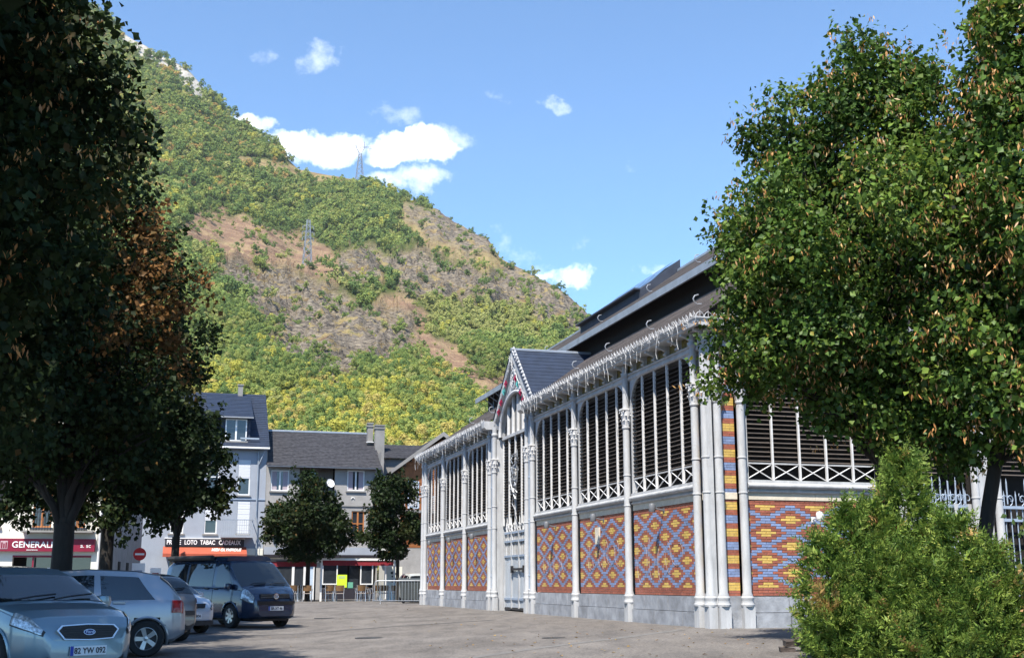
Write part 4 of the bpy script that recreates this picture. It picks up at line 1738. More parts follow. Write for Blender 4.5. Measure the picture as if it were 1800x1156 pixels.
m.box(2.0, 4.2, 1.0, 1.1, 6.05, 8.15)
m.build("loggia_back", WALL_D, h2)
m = MB()
m.box(2.55, 3.1, .95, .99, 6.1, 7.9)
m.build("loggia_door", GLASS, h2)
m = MB()
m.box(0, 7.0, -.06, -.003, 5.72, 5.80)
m.build("string_course", WALL_D, h2)
m = MB()
m.box(-.0, 7.0, -.12, -.003, 2.75, 3.2)
m.build("shop_band", WALL_W, h2)
m = MB()
m.box(0, 7.0, -.35, -.125, 2.62, 2.74)
m.build("shop_canopy", SIGNBLK, h2)
slate_roof(h2, ((-.05, -.45, 8.12), (7.1, -.45, 8.12)), ((-.05, 4, 10.75), (7.1, 4, 10.75)), ROOF_G, 24)
slate_roof(h2, ((7.1, 8.4, 8.12), (-.05, 8.4, 8.12)), ((7.1, 4, 10.75), (-.05, 4, 10.75)), ROOF_G, 6)
gutter(h2, -.05, 7.1, -.42, 8.1)
m = MB()
m.tube([(-.05, 4, 10.8), (7.1, 4, 10.8)], .08, 6)
m.build("ridge_cap", ZINC, h2)
m = MB()
m.tube([(6.75, -.4, 8.05), (6.75, -.1, 7.6), (6.75, -.08, 3.2)], .05, 6)
m.build("downpipe", ZINC, h2)
for i, (a, b, y, z0, z1) in enumerate(((6.6, 6.95, 2.6, 9.6, 11.1), (7.0, 7.6, 1.9, 8.6, 10.9))):
    m = MB()
    m.box(a, b, y, y + .5, z0, z1)
    m.box(a - .05, b + .05, y - .05, y + .55, z1, z1 + .1)
    m.box(a + .02, b - .02, y + .02, y + .48, z1 + .1, z1 + .2)
    m.box(a - .03, b + .03, y - .03, y + .53, z1 + .2, z1 + .28)
    m.build("chimney", WALL_D, h2)
    m = MB()
    m.box(a - .1, b + .02, y - .25, y, z0 + .45, z0 + .5)
    m.build("chimney_flashing", WFRAME, h2)
# satellite dish on the loggia
m = MB()
m.lathe([(0, 0), (.13, .015), (.22, .04), (.28, .075)], n=18)
m.tube([(0, 0, 0), (0, -.1, .3), (0, -.2, .45)], .015, 5)
o = m.build("satellite_dish", WHITE, h2, 60, (3.85, -.35, 7.1), (R(70), 0, R(25)))
m = MB()
m.tube([(3.85, -.3, 7.05), (3.85, 0, 6.9)], .03, 5)
m.build("dish_arm", GALV, h2)
m = MB()
m.tube([(5.35 + .1 * math.cos(t), -.05, 6.2 + .1 * math.sin(t)) for t in [math.pi * i / 8 for i in range(9)]], .02, 5)
m.build("cable_loop", WHITE, h2)
# ground floor front of the cafe
for (x0, x1) in ((.6, .75), (1.75, 1.9), (2.45, 2.6), (3.05, 3.2)):
    m = MB()
    m.box(x0, x1, -.02, .1, .05, 2.4)
    m.build("door_post", WFRAME, h2)
for (x0, x1) in ((.75, 1.75), (1.9, 2.45), (2.6, 3.05)):
    m = MB()
    m.box(x0 + .005, x1 - .005, .04, .06, .05, 2.4)
    m.build("shop_glass", GLASS if x0 < 2.5 else BLUESH, h2)
window(h2, 3.6, 4.55, .95, 2.25, panes=1, sill=False)
window(h2, 5.95, 6.75, .95, 2.25, panes=1, sill=False)
for x0, x1 in ((4.6, 5.2), (5.3, 5.9)):
    m = MB()
    m.box(x0, x1, .35, .4, .75, 2.4)
    m.build("cafe_door", GLASS, h2)
m = MB()
m.box(3.5, 6.9, -.03, .02, .0, .74)
m.build("stall_riser", SIGNBLK, h2)
YGREEN = mat("lime_poster", (.55, .75, .03), .6, .05, 3)
m = MB()
m.box(4.5, 5.12, -.06, -.035, .78, 1.55)
m.build("lime_poster", YGREEN, h2)["label"] = "bright lime yellow poster beside the cafe door"
for z in (1.42, 1.34):
    m = MB()
    m.box(4.6, 5.0, -.066, -.061, z, z + .035)
    m.build("poster_line", PAINT_D, h2)
m = MB()
m.box(5.18, 5.5, -.055, -.035, .75, 1.1)
m.build("green_poster", mat("teal_poster", (.12, .35, .25), .6, .1, 3), h2)
# lantern bracket
m = MB()
m.tube([(.35, 0, 4.6), (.35, -.45, 4.7)], .02, 5)
m.lathe([(.04, .32), (.16, .22), (.1, -.12), (.0, -.16)], (.35, -.45, 4.35), 6)
m.build("wall_lantern", IRON, h2)
# right neighbour at street level
h2b = empty("pale_shop", hpos(7.05, -.3), TH, "pale low shopfront under the slate roof between grey house and chalet", "house")
wall_with_holes("wall", h2b, 0, 6.5, 0, 3.4, [(.35, 1.2, .1, 2.3), (1.6, 2.9, .1, 2.2), (3.2, 5, .1, 2.2)], mat("dull_cream_render", (.40, .39, .35), .85, .2, 1.5))
for a, b in ((.35, 1.2), (1.6, 2.9), (3.2, 5)):
    m = MB()
    m.box(a, b, .12, .15, .1, 2.25)
    m.build("shutter", BLUESH if a > 1 else WFRAME, h2b)
m = MB()
m.box(-.1, 6.6, -.5, .0, 2.75, 2.9)
m.build("canopy", PAINT_D, h2b)
slate_roof(h2b, ((.3, 1.0, 8.9), (6.5, 1.0, 8.9)), ((.3, 4.5, 10.15), (6.5, 4.5, 10.15)), ROOF_G, 14)
m = MB()
m.box(.3, 6.5, 1.3, 6, 3.4, 8.9)
m.build("upper_wall", WALL_D, h2b)
m = MB()
m.box(.02, .2, .2, 4, 3.4, 9.2)
m.build("party_wall", WALL_D, h2b)

# ---- timber chalet gable
h3 = empty("timber_chalet", hpos(7.6, -1.0), TH, "orange timber gable house partly hidden by the market hall corner", "house")
m = MB()
m.add([(.6, 0, 3.2), (6.0, 0, 3.2), (6.0, 0, 8.0), (3.2, 0, 10.0), (.6, 0, 8.0)], [(0, 1, 2, 3, 4)])
m.build("gable_wall", TIMBER, h3)
for i in range(13):
    z = 6.0 + i * .28
    m = MB()
    hw_ = 2.6 if z < 7.9 else max(.2, (10.0 - z) / 2.0 * 2.6)
    m.box(3.2 - min(hw_, 2.58), 3.2 + min(hw_, 2.58), -.02, -.002, z, z + .26)
    m.build("cladding_board", TIMBER, h3)
slate_roof(h3, ((0, 7, 7.85), (0, -.7, 7.85)), ((3.15, 7, 10.3), (3.15, -.7, 10.3)), ROOF_G, 8)
slate_roof(h3, ((6.3, -.7, 7.85), (6.3, 7, 7.85)), ((3.15, -.7, 10.3), (3.15, 7, 10.3)), ROOF_G, 8)
for sg in (-1, 1):
    m = MB()
    m.prism([(3.15 + sg * 3.3, 7.68), (3.15 + sg * 3.3, 7.92), (3.15, 10.4), (3.15, 10.12)], -.74, -.68, 'y')
    m.build("bargeboard", WALL_D, h3)
window(h3, 2.6, 3.4, 8.3, 9.1, -.05, panes=1, sill=False)
for x0, x1 in ((1.05, 1.75), (1.95, 2.6)):
    m = MB()
    m.box(x0, x1, -.08, -.02, 5.6, 7.3)
    m.build("shutter", BLUESH, h3)
    for k in range(2):
        s = MB()
        s.box(x0 + .1, x1 - .1, -.1, -.082, 5.75 + k * .8, 6.35 + k * .8)
        s.build("shutter_panel", PAINT, h3)
m = MB()
m.box(.6, 6, -1.0, -.0, 5.3, 5.45)
m.build("balcony_floor", WALL_D, h3)
for i in range(14):
    m = MB()
    x = .65 + i * .3
    m.box(x, x + .05, -1.0, -.96, 5.45, 6.25)
    m.build("balcony_bar", PAINT, h3)
m = MB()
m.box(.6, 6, -1.02, -.94, 6.25, 6.32)
m.build("balcony_rail", PAINT, h3)
m = MB()
m.box(.6, 6, .02, 1, .0, 5.3)
m.build("lower_wall", WALL_G, h3)

# ---- tall white house with the tobacconist
h1 = empty("white_house", hpos(-8.2), TH, "tall bluish white house with slate roof, dormer and tobacconist sign", "house")
X = lambda a: a + 8.2
H1H = [(X(-1.73), X(-1.0), 6.3, 8.45), (X(-1.68), X(-.92), 3.95, 5.95), (X(-3.6), X(-2.85), 6.3, 8.45), (X(-3.6), X(-2.85), 3.95, 5.95), (X(-5.6), X(-4.8), 6.3, 8.45), (X(-5.6), X(-4.8), 3.95, 5.95), (X(-5.5), X(-1.1), .05, 2.7)]
wall_with_holes("wall", h1, .9, 8.15, 0, 9.25, H1H, WALL_W)
backing(h1, 1, 8.1, .4, 0, 9.2)
for k, hh in enumerate(H1H[:6]):
    window(h1, *hh, panes=1, sill=True, shutter=(.52, .97, .3, .6, .9, .4)[k], rows=2)
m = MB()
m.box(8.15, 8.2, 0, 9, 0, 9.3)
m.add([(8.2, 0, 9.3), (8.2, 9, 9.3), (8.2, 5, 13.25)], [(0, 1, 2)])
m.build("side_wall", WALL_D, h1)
slate_roof(h1, ((.7, -.35, 9.15), (8.28, -.35, 9.15)), ((.7, 5, 13.3), (8.28, 5, 13.3)), SLATE, 30)
slate_roof(h1, ((8.28, 9.4, 9.15), (.7, 9.4, 9.15)), ((8.28, 5, 13.3), (.7, 5, 13.3)), SLATE, 5)
gutter(h1, .7, 8.28, -.34, 9.14)
m = MB()
m.box(.7, 8.28, -.5, -.36, 9.12, 9.22)
m.build("eave_board", WFRAME, h1)
# dormer
dx0, dx1 = X(-2.85), X(-1.1)
m = MB()
m.box(dx0, dx1, .35, 3, 9.3, 11.25)
m.build("dormer_cheek", SLATE, h1)
window(h1, X(-2.62), X(-1.32), 9.62, 11.0, .18, panes=2, sill=True, depth=.14)
slate_roof(h1, ((dx0 - .9, -.05, 11.1), (dx1 + .15, -.05, 11.1)), ((dx0 - .9, 4.9, 13.2), (dx1 + .15, 4.9, 13.2)), SLATE, 16, "dormer_roof")
gutter(h1, dx0 - .9, dx1 + .15, -.06, 11.08, WFRAME)
m = MB()
m.box(X(-1.7), X(-.55), .12, .16, 9.75, 9.85)
m.build("snow_guard", GALV, h1)
m = MB()
m.box(X(-1.75), X(-1.45), 4.6, 4.9, 13.0, 13.8)
m.box(X(-1.8), X(-1.4), 4.55, 4.95, 13.8, 13.88)
m.build("chimney", WALL_D, h1)
m = MB()
m.tube([(X(-.55), -.08, 9.0), (X(-.55), -.08, 5.0), (X(-.45), -.08, 4.6), (X(-.45), -.08, 2.6)], .05, 6)
m.tube([(X(-.2), -.3, 9.0), (X(-.5), -.1, 8.2)], .05, 6)
m.build("downpipe", ZINC, h1)
m = MB()
m.box(.9, 8.15, -.05, -.003, 6.02, 6.08)
m.build("string_course", PAINT_D, h1)
m = MB()
m.box(X(-2.6), X(-.75), -.8, -.003, 3.72, 3.86)
m.build("balcony_floor", WALL_W, h1)
for i in range(15):
    m = MB()
    x = X(-2.58) + i * .13
    m.box(x, x + .02, -.8, -.78, 3.86, 4.75)
    m.build("balcony_bar", GALV, h1)
m = MB()
m.box(X(-2.6), X(-.75), -.82, -.76, 4.75, 4.8)
m.box(X(-.78), X(-.75), -.8, -.0, 4.75, 4.8)
m.build("balcony_rail", GALV, h1)
m = MB()
m.box(X(-5.8), X(-1.2), -.16, -.02, 3.2, 3.64)
m.build("shop_sign", SIGNBLK, h1)
m = MB()
m.box(X(-5.85), X(-1.15), -.14, -.003, 3.64, 3.7)
m.build("sign_trim", WFRAME, h1)
text("lettering", "PRESSE", .37, h1, (X(-5.3), -.17, 3.42), (R(90), 0, 0), WHITE, bold=.008, sx=.74)
text("lettering", "LOTO", .37, h1, (X(-4.32), -.17, 3.42), (R(90), 0, 0), WHITE, bold=.008, sx=.74)
text("lettering", "TABAC", .37, h1, (X(-3.34), -.17, 3.42), (R(90), 0, 0), WHITE, bold=.008, sx=.74)
text("lettering", "CADEAUX", .37, h1, (X(-2.05), -.17, 3.42), (R(90), 0, 0), WHITE, bold=.008, sx=.74)
m = MB()
m.add([(X(-5.9), -.02, 3.18), (X(-1.05), -.02, 3.18), (X(-1.05), -1.0, 2.75), (X(-5.9), -1.0, 2.75), (X(-1.05), -1.0, 2.55), (X(-5.9), -1.0, 2.55)], [(0, 3, 2, 1), (3, 5, 4, 2)])
m.build("awning", ORAWN, h1)
text("lettering", "MIDI OLYMPIQUE", .26, h1, (X(-2.25), -.58, 2.98), (R(66), 0, 0), WHITE, ext=.01, shear=.25, bold=.006, sx=.85)
m = MB()
m.box(X(-1.05), X(-.05), -.08, -.003, 2.7, 3.1)
m.build("shop_band", WALL_C, h1)
m = MB()
m.box(X(-5.5), X(-1.1), .2, .25, .05, 2.7)
m.build("shop_glass", GLASS, h1)
m = MB()
m.box(X(-.95), X(-.2), -.04, .0, 0, 2.7)
m.build("stone_pilaster", WALL_D, h1)

# ---- insurance office on the left
hg = empty("cream_house", (-19.58, 54.0, .2), R(11), "cream house with crimson insurance shop sign behind the left trees", "house")
GHL = [(-2.45, .85, .05, 2.2), (-1.75, -.95, 3.5, 5.2), (-3.9, -3.1, 3.5, 5.2), (-.2, .5, 3.5, 5.2), (-5, -3.0, .05, 2.2), (-1.75, -.95, 6.3, 8.0), (-.2, .5, 6.3, 8.0)]
wall_with_holes("wall", hg, -7, 1.5, 0, 9.5, GHL, WALL_C)
backing(hg, -7, 1.4, .7, 0, 9.4)
m = MB()
m.box(1.46, 1.5, .02, 14, 0, 9.5)
m.build("side_wall", WALL_G, hg)
for hh in GHL[1:4] + GHL[5:]:
    window(hg, *hh, fm=OFRAME, panes=2, sill=True)
m = MB()
m.box(-3.3, 1.0, -.25, -.02, 2.45, 3.0)
m.build("shop_sign", SIGNRED, hg)
text("lettering", "GENERALI", .38, hg, (-1.62, -.262, 2.73), (R(90), 0, 0), WHITE, bold=.004)
text("lettering", "assurances", .11, hg, (-1.62, -.262, 2.52), (R(90), 0, 0), WHITE)
text("lettering", "a. sc", .26, hg, (.62, -.262, 2.70), (R(90), 0, 0), WHITE)
m = MB()
m.box(-2.95, -2.65, -.262, -.252, 2.55, 2.9)
m.build("emblem_panel", mat("emblem_grey", (.5, .35, .38), .5, .1, 3), hg)
for i in range(3):
    m = MB()
    m.box(-2.92 + i * .09, -2.86 + i * .09, -.27, -.263, 2.58, 2.84 - .05 * (i % 2))
    m.build("emblem_stroke", SIGNRED, hg)
m = MB()
m.box(-1.9, .85, .25, .3, .05, 2.2)
m.build("shop_glass", GLASS, hg)
m = MB()
m.box(-2.45, .85, -.03, .02, 2.2, 2.28)
m.box(-1.62, -1.55, -.03, .02, .05, 2.2)
m.build("shop_frame", SIGNRED, hg)
m = MB()
m.box(-1.0, -.25, .18, .22, .7, 1.75)
m.build("poster", WFRAME, hg)
m = MB()
m.box(-.98, -.27, .17, .179, .7, .85)
m.build("poster_strip", SIGNRED, hg)
m = MB()
m.box(-.85, -.5, .168, .179, 1.0, 1.6)
m.build("poster_figure", PAINT_D, hg)
m = MB()
m.box(-2.3, -2.05, -.04, -.003, 1.35, 1.75)
m.build("wall_plaque", SIGNRED, hg)
m = MB()
m.tube([(1.15, -.06, 9), (1.15, -.06, .2)], .05, 6)
m.build("downpipe", WFRAME, hg)
for (x0, x1, zf) in ((-2.1, -.6, 3.35), (-.45, .9, 3.35), (-2.1, -.6, 6.15), (-.45, .9, 6.15)):
    m = MB()
    m.box(x0, x1, -.55, -.003, zf - .08, zf)
    m.build("balcony_floor", WALL_D, hg)
    m = MB()
    k = 12
    for i in range(k + 1):
        x = x0 + .03 + (x1 - x0 - .06) * i / k
        m.tube([(x, -.52, zf), (x, -.52, zf + .85)], .012, 4)
        if i < k:
            m.tube([(x + .03 + .03 * math.cos(q), -.52, zf + .45 + .14 * math.sin(q)) for q in [j * .9 for j in range(7)]], .009, 3)
    m.tube([(x0, -.52, zf + .85), (x1, -.52, zf + .85)], .022, 5)
    m.build("balcony_railing", IRON, hg)
slate_roof(hg, ((-7.2, -.4, 9.3), (1.7, -.4, 9.3)), ((-7.2, 6, 12.3), (1.7, 6, 12.3)), SLATE, 12)
for (y0, y1) in ((4.2, 5.0), (7.5, 8.4), (11, 11.8)):
    m = MB()
    m.box(1.5, 1.53, y0, y1, .2, 2.1)
    m.build("side_door", DARK, hg)

# ---- house closing the side street
hs = empty("street_end_house", (-30.5, 98, .2), TH, "shaded grey house closing the side street behind the no entry sign", "house")
wall_with_holes("wall", hs, 0, 14, 0, 9, [(2, 3, 3.6, 5.2), (5, 6, 3.6, 5.2), (8, 9, 3.6, 5.2), (2, 3, .2, 2.2), (5, 6, .2, 2.2), (8, 9, .2, 2.2)], WALL_D)
backing(hs, 0, 14, .5, 0, 9)
for a in (2, 5, 8):
    window(hs, a, a + 1, 3.6, 5.2)
slate_roof(hs, ((-.3, -.3, 8.9), (14.3, -.3, 8.9)), ((-.3, 5, 12), (14.3, 5, 12)), ROOF_G, 10)

# ================================================================== cars
def paint(name, col, metal=.5, rough=.32):
    m = mat(name, col, rough, .05, 2, metal=metal, coat=.8)
    m.node_tree.nodes["Principled BSDF"].inputs["Coat Roughness"].default_value = .06
    return m


CARGLASS = mat("car_glass", (.012, .016, .02), .04, .2, 2, spec=1.0)
LAMPG = mat("headlamp_glass", (.75, .78, .80), .10, .75, 22, metal=.35, coat=1)
TAILR = mat("tail_lamp_red", (.32, .012, .015), .2, .3, 20, coat=1)
RIMM = mat("alloy_rim", (.42, .43, .45), .3, .15, 8, metal=.8)
RIMD = mat("dark_hub", (.05, .05, .055), .5, .2, 8)
PLATE = mat("plate_white", (.72, .73, .75), .5, .05, 4)
PLATEB = mat("plate_blue_band", (.02, .05, .35), .5, .05, 4)
CHROME = mat("chrome", (.65, .66, .68), .12, .05, 4, metal=1)
TRIM = mat("bumper_trim", (.03, .03, .033), .6, .2, 8)
BADGEB = mat("badge_blue", (.015, .03, .14), .3, .1, 4)


def lampq(q, x0):
    """on the nose the rows between belt and roof edge coincide: skip them"""
    return q if x0 < 0 or q < 6 else q + 3


class Car:
    def __init__(s, name, label, loc, head, P, group=None):
        s.P = P
        s.root = empty(name, loc, R(90 - head), label, P.get('cat', 'car'), group)   # head: bearing clockwise from +y; +x is forward
        s.xs = np.array([p[0] for p in P['top']])
        s.zs = np.array([p[1] for p in P['top']])
        s.wx = np.array([p[0] for p in P['plan']])
        s.ww = np.array([p[1] for p in P['plan']])
        s.lx = np.array([p[0] for p in P['low']])
        s.lz = np.array([p[1] for p in P['low']])
        s.build()

    def ztop(s, x):
        return float(np.interp(x, s.xs, s.zs))

    def section(s, x):
        P = s.P
        zt = s.ztop(x)
        w = float(np.interp(x, s.wx, s.ww))
        zl = float(np.interp(x, s.lx, s.lz))
        belt = float(np.interp(x, [p[0] for p in P['belt']], [p[1] for p in P['belt']]))
        zb = min(belt, zt - .045)
        g = max(0, min(1, (zt - zb - .05) / P.get('gh', .45)))
        yr = w * (.955 - P.get('tumble', .20) * g)
        zr = zt - .045 - .055 * g
        mz = min(.55, zb - .1) if zb > .6 else zl + (zb - zl) * .5
        p = [(w * .82, zl), (w * .955, zl + .05), (w * .992, zl + (mz - zl) * .55), (w, mz), (w * .992, mz + (zb - mz) * .62), (w * .965, zb - .012), (w * .95, zb + .008 * g)]
        a = p[-1]
        for f, bul in ((.33, .012), (.66, .014), (1.0, 0)):
            p.append((a[0] + (yr - a[0]) * f + bul * g, a[1] + (zr - a[1]) * f))
        p += [(yr * .93, zt - .025), (yr * .62, zt - .005), (0, zt)]
        return p                            # 13 points, index 6 = belt, 9 = roof edge, 12 = centre line

    def pt(s, x, q, side=1, off=0.):
        sec = s.section(x)
        i = min(int(q), len(sec) - 2)
        f = q - i
        y = sec[i][0] + (sec[i + 1][0] - sec[i][0]) * f
        z = sec[i][1] + (sec[i + 1][1] - sec[i][1]) * f
        v = Vector((x, side * y, z))
        if off:
            h = .02
            a = s.pt(x + h, q, side) - s.pt(x - h, q, side)
            b = s.pt(x, min(q + .1, 11.99), side) - s.pt(x, max(q - .1, 0), side)
            n = a.cross(b)
            if n.length > 1e-9:
                n.normalize()
                if n.dot(Vector((0, side, .35))) < 0:
                    n = -n
                v = v + n * off
        return v

    def patch(s, name, m, fn, nu=8, nv=5, side=1, off=.005, parent=None, smooth=30):
        """fn(u, v) -> (x, q); side 0 gives a patch across the centre line, v in -1..1"""
        b = MB()
        vs_, fs = [], []
        for i in range(nu + 1):
            for j in range(nv + 1):
                u_, v_ = i / nu, j / nv
                if side == 0:
                    t = v_ * 2 - 1
                    x, q = fn(u_, abs(t))
                    vs_.append(tuple(s.pt(x, q, 1 if t >= 0 else -1, off)))
                else:
                    x, q = fn(u_, v_)
                    vs_.append(tuple(s.pt(x, q, side, off)))
        for i in range(nu):
            for j in range(nv):
                a = i * (nv + 1) + j
                fs.append((a, a + 1, a + nv + 2, a + nv + 1))
        b.add(vs_, fs)
        return b.build(name, m, parent or s.root, smooth)

    def build(s):
        P, root = s.P, s.root
        L0, L1 = s.xs[0], s.xs[-1]
        rw, ra = P['wr'], P['wr'] * 1.16
        xs = sorted(set(list(np.linspace(L0, L1, 84)) + list(s.xs)))
        qs = np.arange(0, 12.01, .5)
        b = MB()
        ring = []
        for x in xs:
            row = [tuple(s.pt(x, q, 1)) for q in qs] + [tuple(s.pt(x, q, -1)) for q in qs[::-1][1:]]
            ring.append(row)
        n = len(ring[0])
        vs_ = [v for r_ in ring for v in r_]
        fs = []
        for i in range(len(xs) - 1):
            for j in range(n - 1):
                c = [ring[i][j], ring[i + 1][j], ring[i + 1][j + 1], ring[i][j + 1]]
                cx, cz = sum(p[0] for p in c) / 4, sum(p[2] for p in c) / 4
                cy = abs(sum(p[1] for p in c) / 4)
                if cy > .5 and any((cx - xw) ** 2 + (cz - rw) ** 2 < ra ** 2 for xw in P['wheels']):
                    continue
                fs.append((i * n + j, (i + 1) * n + j, (i + 1) * n + j + 1, i * n + j + 1))
            fs.append((i * n + n - 1, (i + 1) * n + n - 1, (i + 1) * n, i * n))
        fs.append(tuple(range(n)))
        fs.append(tuple((len(xs) - 1) * n + j for j in range(n))[::-1])
        b.add(vs_, fs)
        body = b.build("body", P['paint'], root, 32)
        # wheel housings, arch lips, chassis
        W2 = float(s.ww.max())
        c = MB()
        c.box(L0 + .25, L1 - .25, -W2 * .62, W2 * .62, .2, .6)
        for xw in P['wheels']:
            c.box(xw - ra, xw + ra, -W2 * .80, W2 * .80, .3, rw * 2 + .12)
        c.build("chassis", BLACK, root)
        for xw in P['wheels']:
            for sd in (-1, 1):
                l = MB()
                pts = []
                for i in range(17):
                    t = math.pi * (-.08 + 1.16 * i / 16)
                    x, z = xw + ra * math.cos(t), rw + ra * math.sin(t)
                    sec = s.section(x)
                    zz = [q[1] for q in sec[:7]]
                    yy = [q[0] for q in sec[:7]]
                    y = float(np.interp(z, zz, yy))
                    pts.append((x, sd * (y - .004), z))
                l.tube(pts, .028, 6)
                l.build("arch_lip", P.get('arch', P['paint']), root, 50)
        for xw in P['wheels']:
            for sd in (-1, 1):
                s.wheel(xw, sd * (W2 - .105), rw, sd)
        # glass
        for k, (a0, a1, c0, c1) in enumerate(P['side']):
            for sd in (-1, 1):
                s.patch("side_window", CARGLASS, lambda u_, v_: (((a0 + (a1 - a0) * u_) * (1 - v_) + (c0 + (c1 - c0) * u_) * v_), 6.15 + 2.75 * v_), 8, 6, sd, .006)
        (w0, w1) = P['shield']
        s.patch("windscreen", CARGLASS, lambda u_, v_: (w0 + (w1 - w0) * u_, 12 - v_ * (2.6 + .45 * u_)), 10, 14, 0, .007)
        if 'rear' in P:
            (r0, r1) = P['rear']
            s.patch("rear_window", CARGLASS, lambda u_, v_: (r0 + (r1 - r0) * u_, 12 - v_ * 2.5), 8, 12, 0, .007)
        # door seams
        for x in P.get('seams', ()):
            for sd in (-1, 1):
                d = MB()
                d.tube([tuple(s.pt(x, q, sd, .001)) for q in np.linspace(1.2, 6.0, 9)], .006, 4)
                d.build("door_seam", TRIM, root)
        for x in P.get('handles', ()):
            for sd in (-1, 1):
                d = MB()
                p = s.pt(x, 5.1, sd)
                d.obox(p + Vector((0, sd * .012, 0)), (.2, .035, .035))
                d.build("door_handle", P.get('handle_mat', P['paint']), root)
        if 'strip' in P:
            q = P['strip']
            for sd in (-1, 1):
                s.patch("side_moulding", TRIM, lambda u_, v_: (q[0] + (q[1] - q[0]) * u_, q[2] + .35 * v_), 8, 2, sd, .016)
        # mirrors
        mx = P['mirror']
        for sd in (-1, 1):
            p = s.pt(mx, 6.1, sd)
            d = MB()
            d.lathe([(0, -.07), (.09, -.055), (.11, 0), (.09, .06), (0, .075)], n=10)
            d.v = [(p.x + v[0] * .8, p.y + sd * .12 + v[1] * 1.15, p.z + .06 + v[2] * 1.25) for v in d.v]
            d.tube([tuple(p), (p.x, p.y + sd * .1, p.z + .03)], .025, 5)
            d.build("wing_mirror", P.get('mirror_mat', P['paint']), root, 50)
        # lamps
        for nm, m_, (x0, x1, q0, q1, slant) in P['lamps']:
            for sd in (-1, 1):
                s.patch(nm, m_, lambda u_, v_: (x0 + (x1 - x0) * u_, lampq((q0 + slant * u_) + (q1 - q0) * v_ * (1 - .25 * abs(2 * u_ - 1)), x0)), 10, 10, sd, .014)
                if nm == 'headlight':
                    s.patch('lamp_bezel', TRIM, lambda u_, v_: (x0 - .02 + (x1 - x0 + .035) * u_, lampq((q0 - .12 + slant * u_) + (q1 - q0 + .2) * v_ * (1 - .25 * abs(2 * u_ - 1)), x0)), 10, 10, sd, .008)

    def wheel(s, x, y, r, sd):
        w = empty("wheel", (x, y, r), 0, parent=s.root)
        t = MB()
        hw = .10
        prof = [(r * .62, -hw), (r * .9, -hw * 1.02), (r * .985, -hw * .75), (r, -hw * .3), (r, hw * .3), (r * .985, hw * .75), (r * .9, hw * 1.02), (r * .62, hw)]
        t.lathe(prof, n=28)
        t.v = [(v[0], v[2], v[1]) for v in t.v]
        t.build("tyre", RUBBER, w, 40)
        m = MB()
        k = s.P.get('spokes', 5)
        m.lathe([(r * .64, hw * .2), (r * .66, hw * .95), (r * .60, hw * .98), (r * .56, hw * .5)], n=28)
        m.lathe([(0, hw * .85), (r * .15, hw * .8), (r * .17, hw * .4)], n=14)
        for i in range(k):
            a = 2 * math.pi * i / k
            ca, sa = math.cos(a), math.sin(a)
            wd0, wd1 = r * .10, r * .13

            def Q(rr, ww, zz):
                return (rr * ca - ww * sa, rr * sa + ww * ca, zz)
            m.add([Q(r * .1, -wd0, hw * .8), Q(r * .1, wd0, hw * .8), Q(r * .6, wd1, hw * .9), Q(r * .6, -wd1, hw * .9), Q(r * .1, -wd0, hw * .3), Q(r * .1, wd0, hw * .3), Q(r * .6, wd1, hw * .3), Q(r * .6, -wd1, hw * .3)],
                  [(0, 1, 2, 3), (0, 3, 7, 4), (1, 5, 6, 2)])
        m.v = [(v[0], sd * v[2], v[1]) for v in m.v]
        m.build("rim", RIMM, w, 35)
        d = MB()
        d.lathe([(0, hw * .2), (r * .6, hw * .2)], n=20)
        d.v = [(v[0], sd * v[2], v[1]) for v in d.v]
        d.build("brake_disc", RIMD, w)

    # flat pieces on nose or tail; end +1 nose, -1 tail
    def plate(s, x, z, txt, end, w=.52, blue=True, tilt=0):
        b = MB()
        b.box(-.012, .0, -w / 2, w / 2, -.06, .06)
        o = b.build("number_plate", PLATE, s.root, None, (x, 0, z), (0, R(tilt), 0 if end > 0 else math.pi))
        if blue:
            c = MB()
            c.box(.001, .004, -w / 2 if end < 9 else w / 2, -w / 2 + .045, -.06, .06)
            c.build("blue_band", PLATEB, o)
        text("lettering", txt, .105, o, (.005, .02, -.003), (R(90), 0, R(90)), SIGNBLK, .001, sx=.92, bold=.002)
        return o


def vw_badge(car, x, z, end, r=.075, tilt=0):
    b = MB()
    b.lathe([(r, -.004), (r, .012), (r * .82, .014), (r * .82, .004), (0, .004)], n=20)
    o = b.build("badge", CHROME, car.root, 40, (x, 0, z), (R(90), 0, R(90) if end > 0 else R(-90)))
    k = MB()
    for pts in ([(-.45, .62), (0, -.02), (.45, .62)], [(-.68, .25), (-.32, -.6), (0, -.02), (.32, -.6), (.68, .25)]):
        k.tube([(p[0] * r, p[1] * r, .012) for p in pts], r * .08, 4)
    k.build("badge_letters", CHROME, o)


GP = "cars parked under the trees"


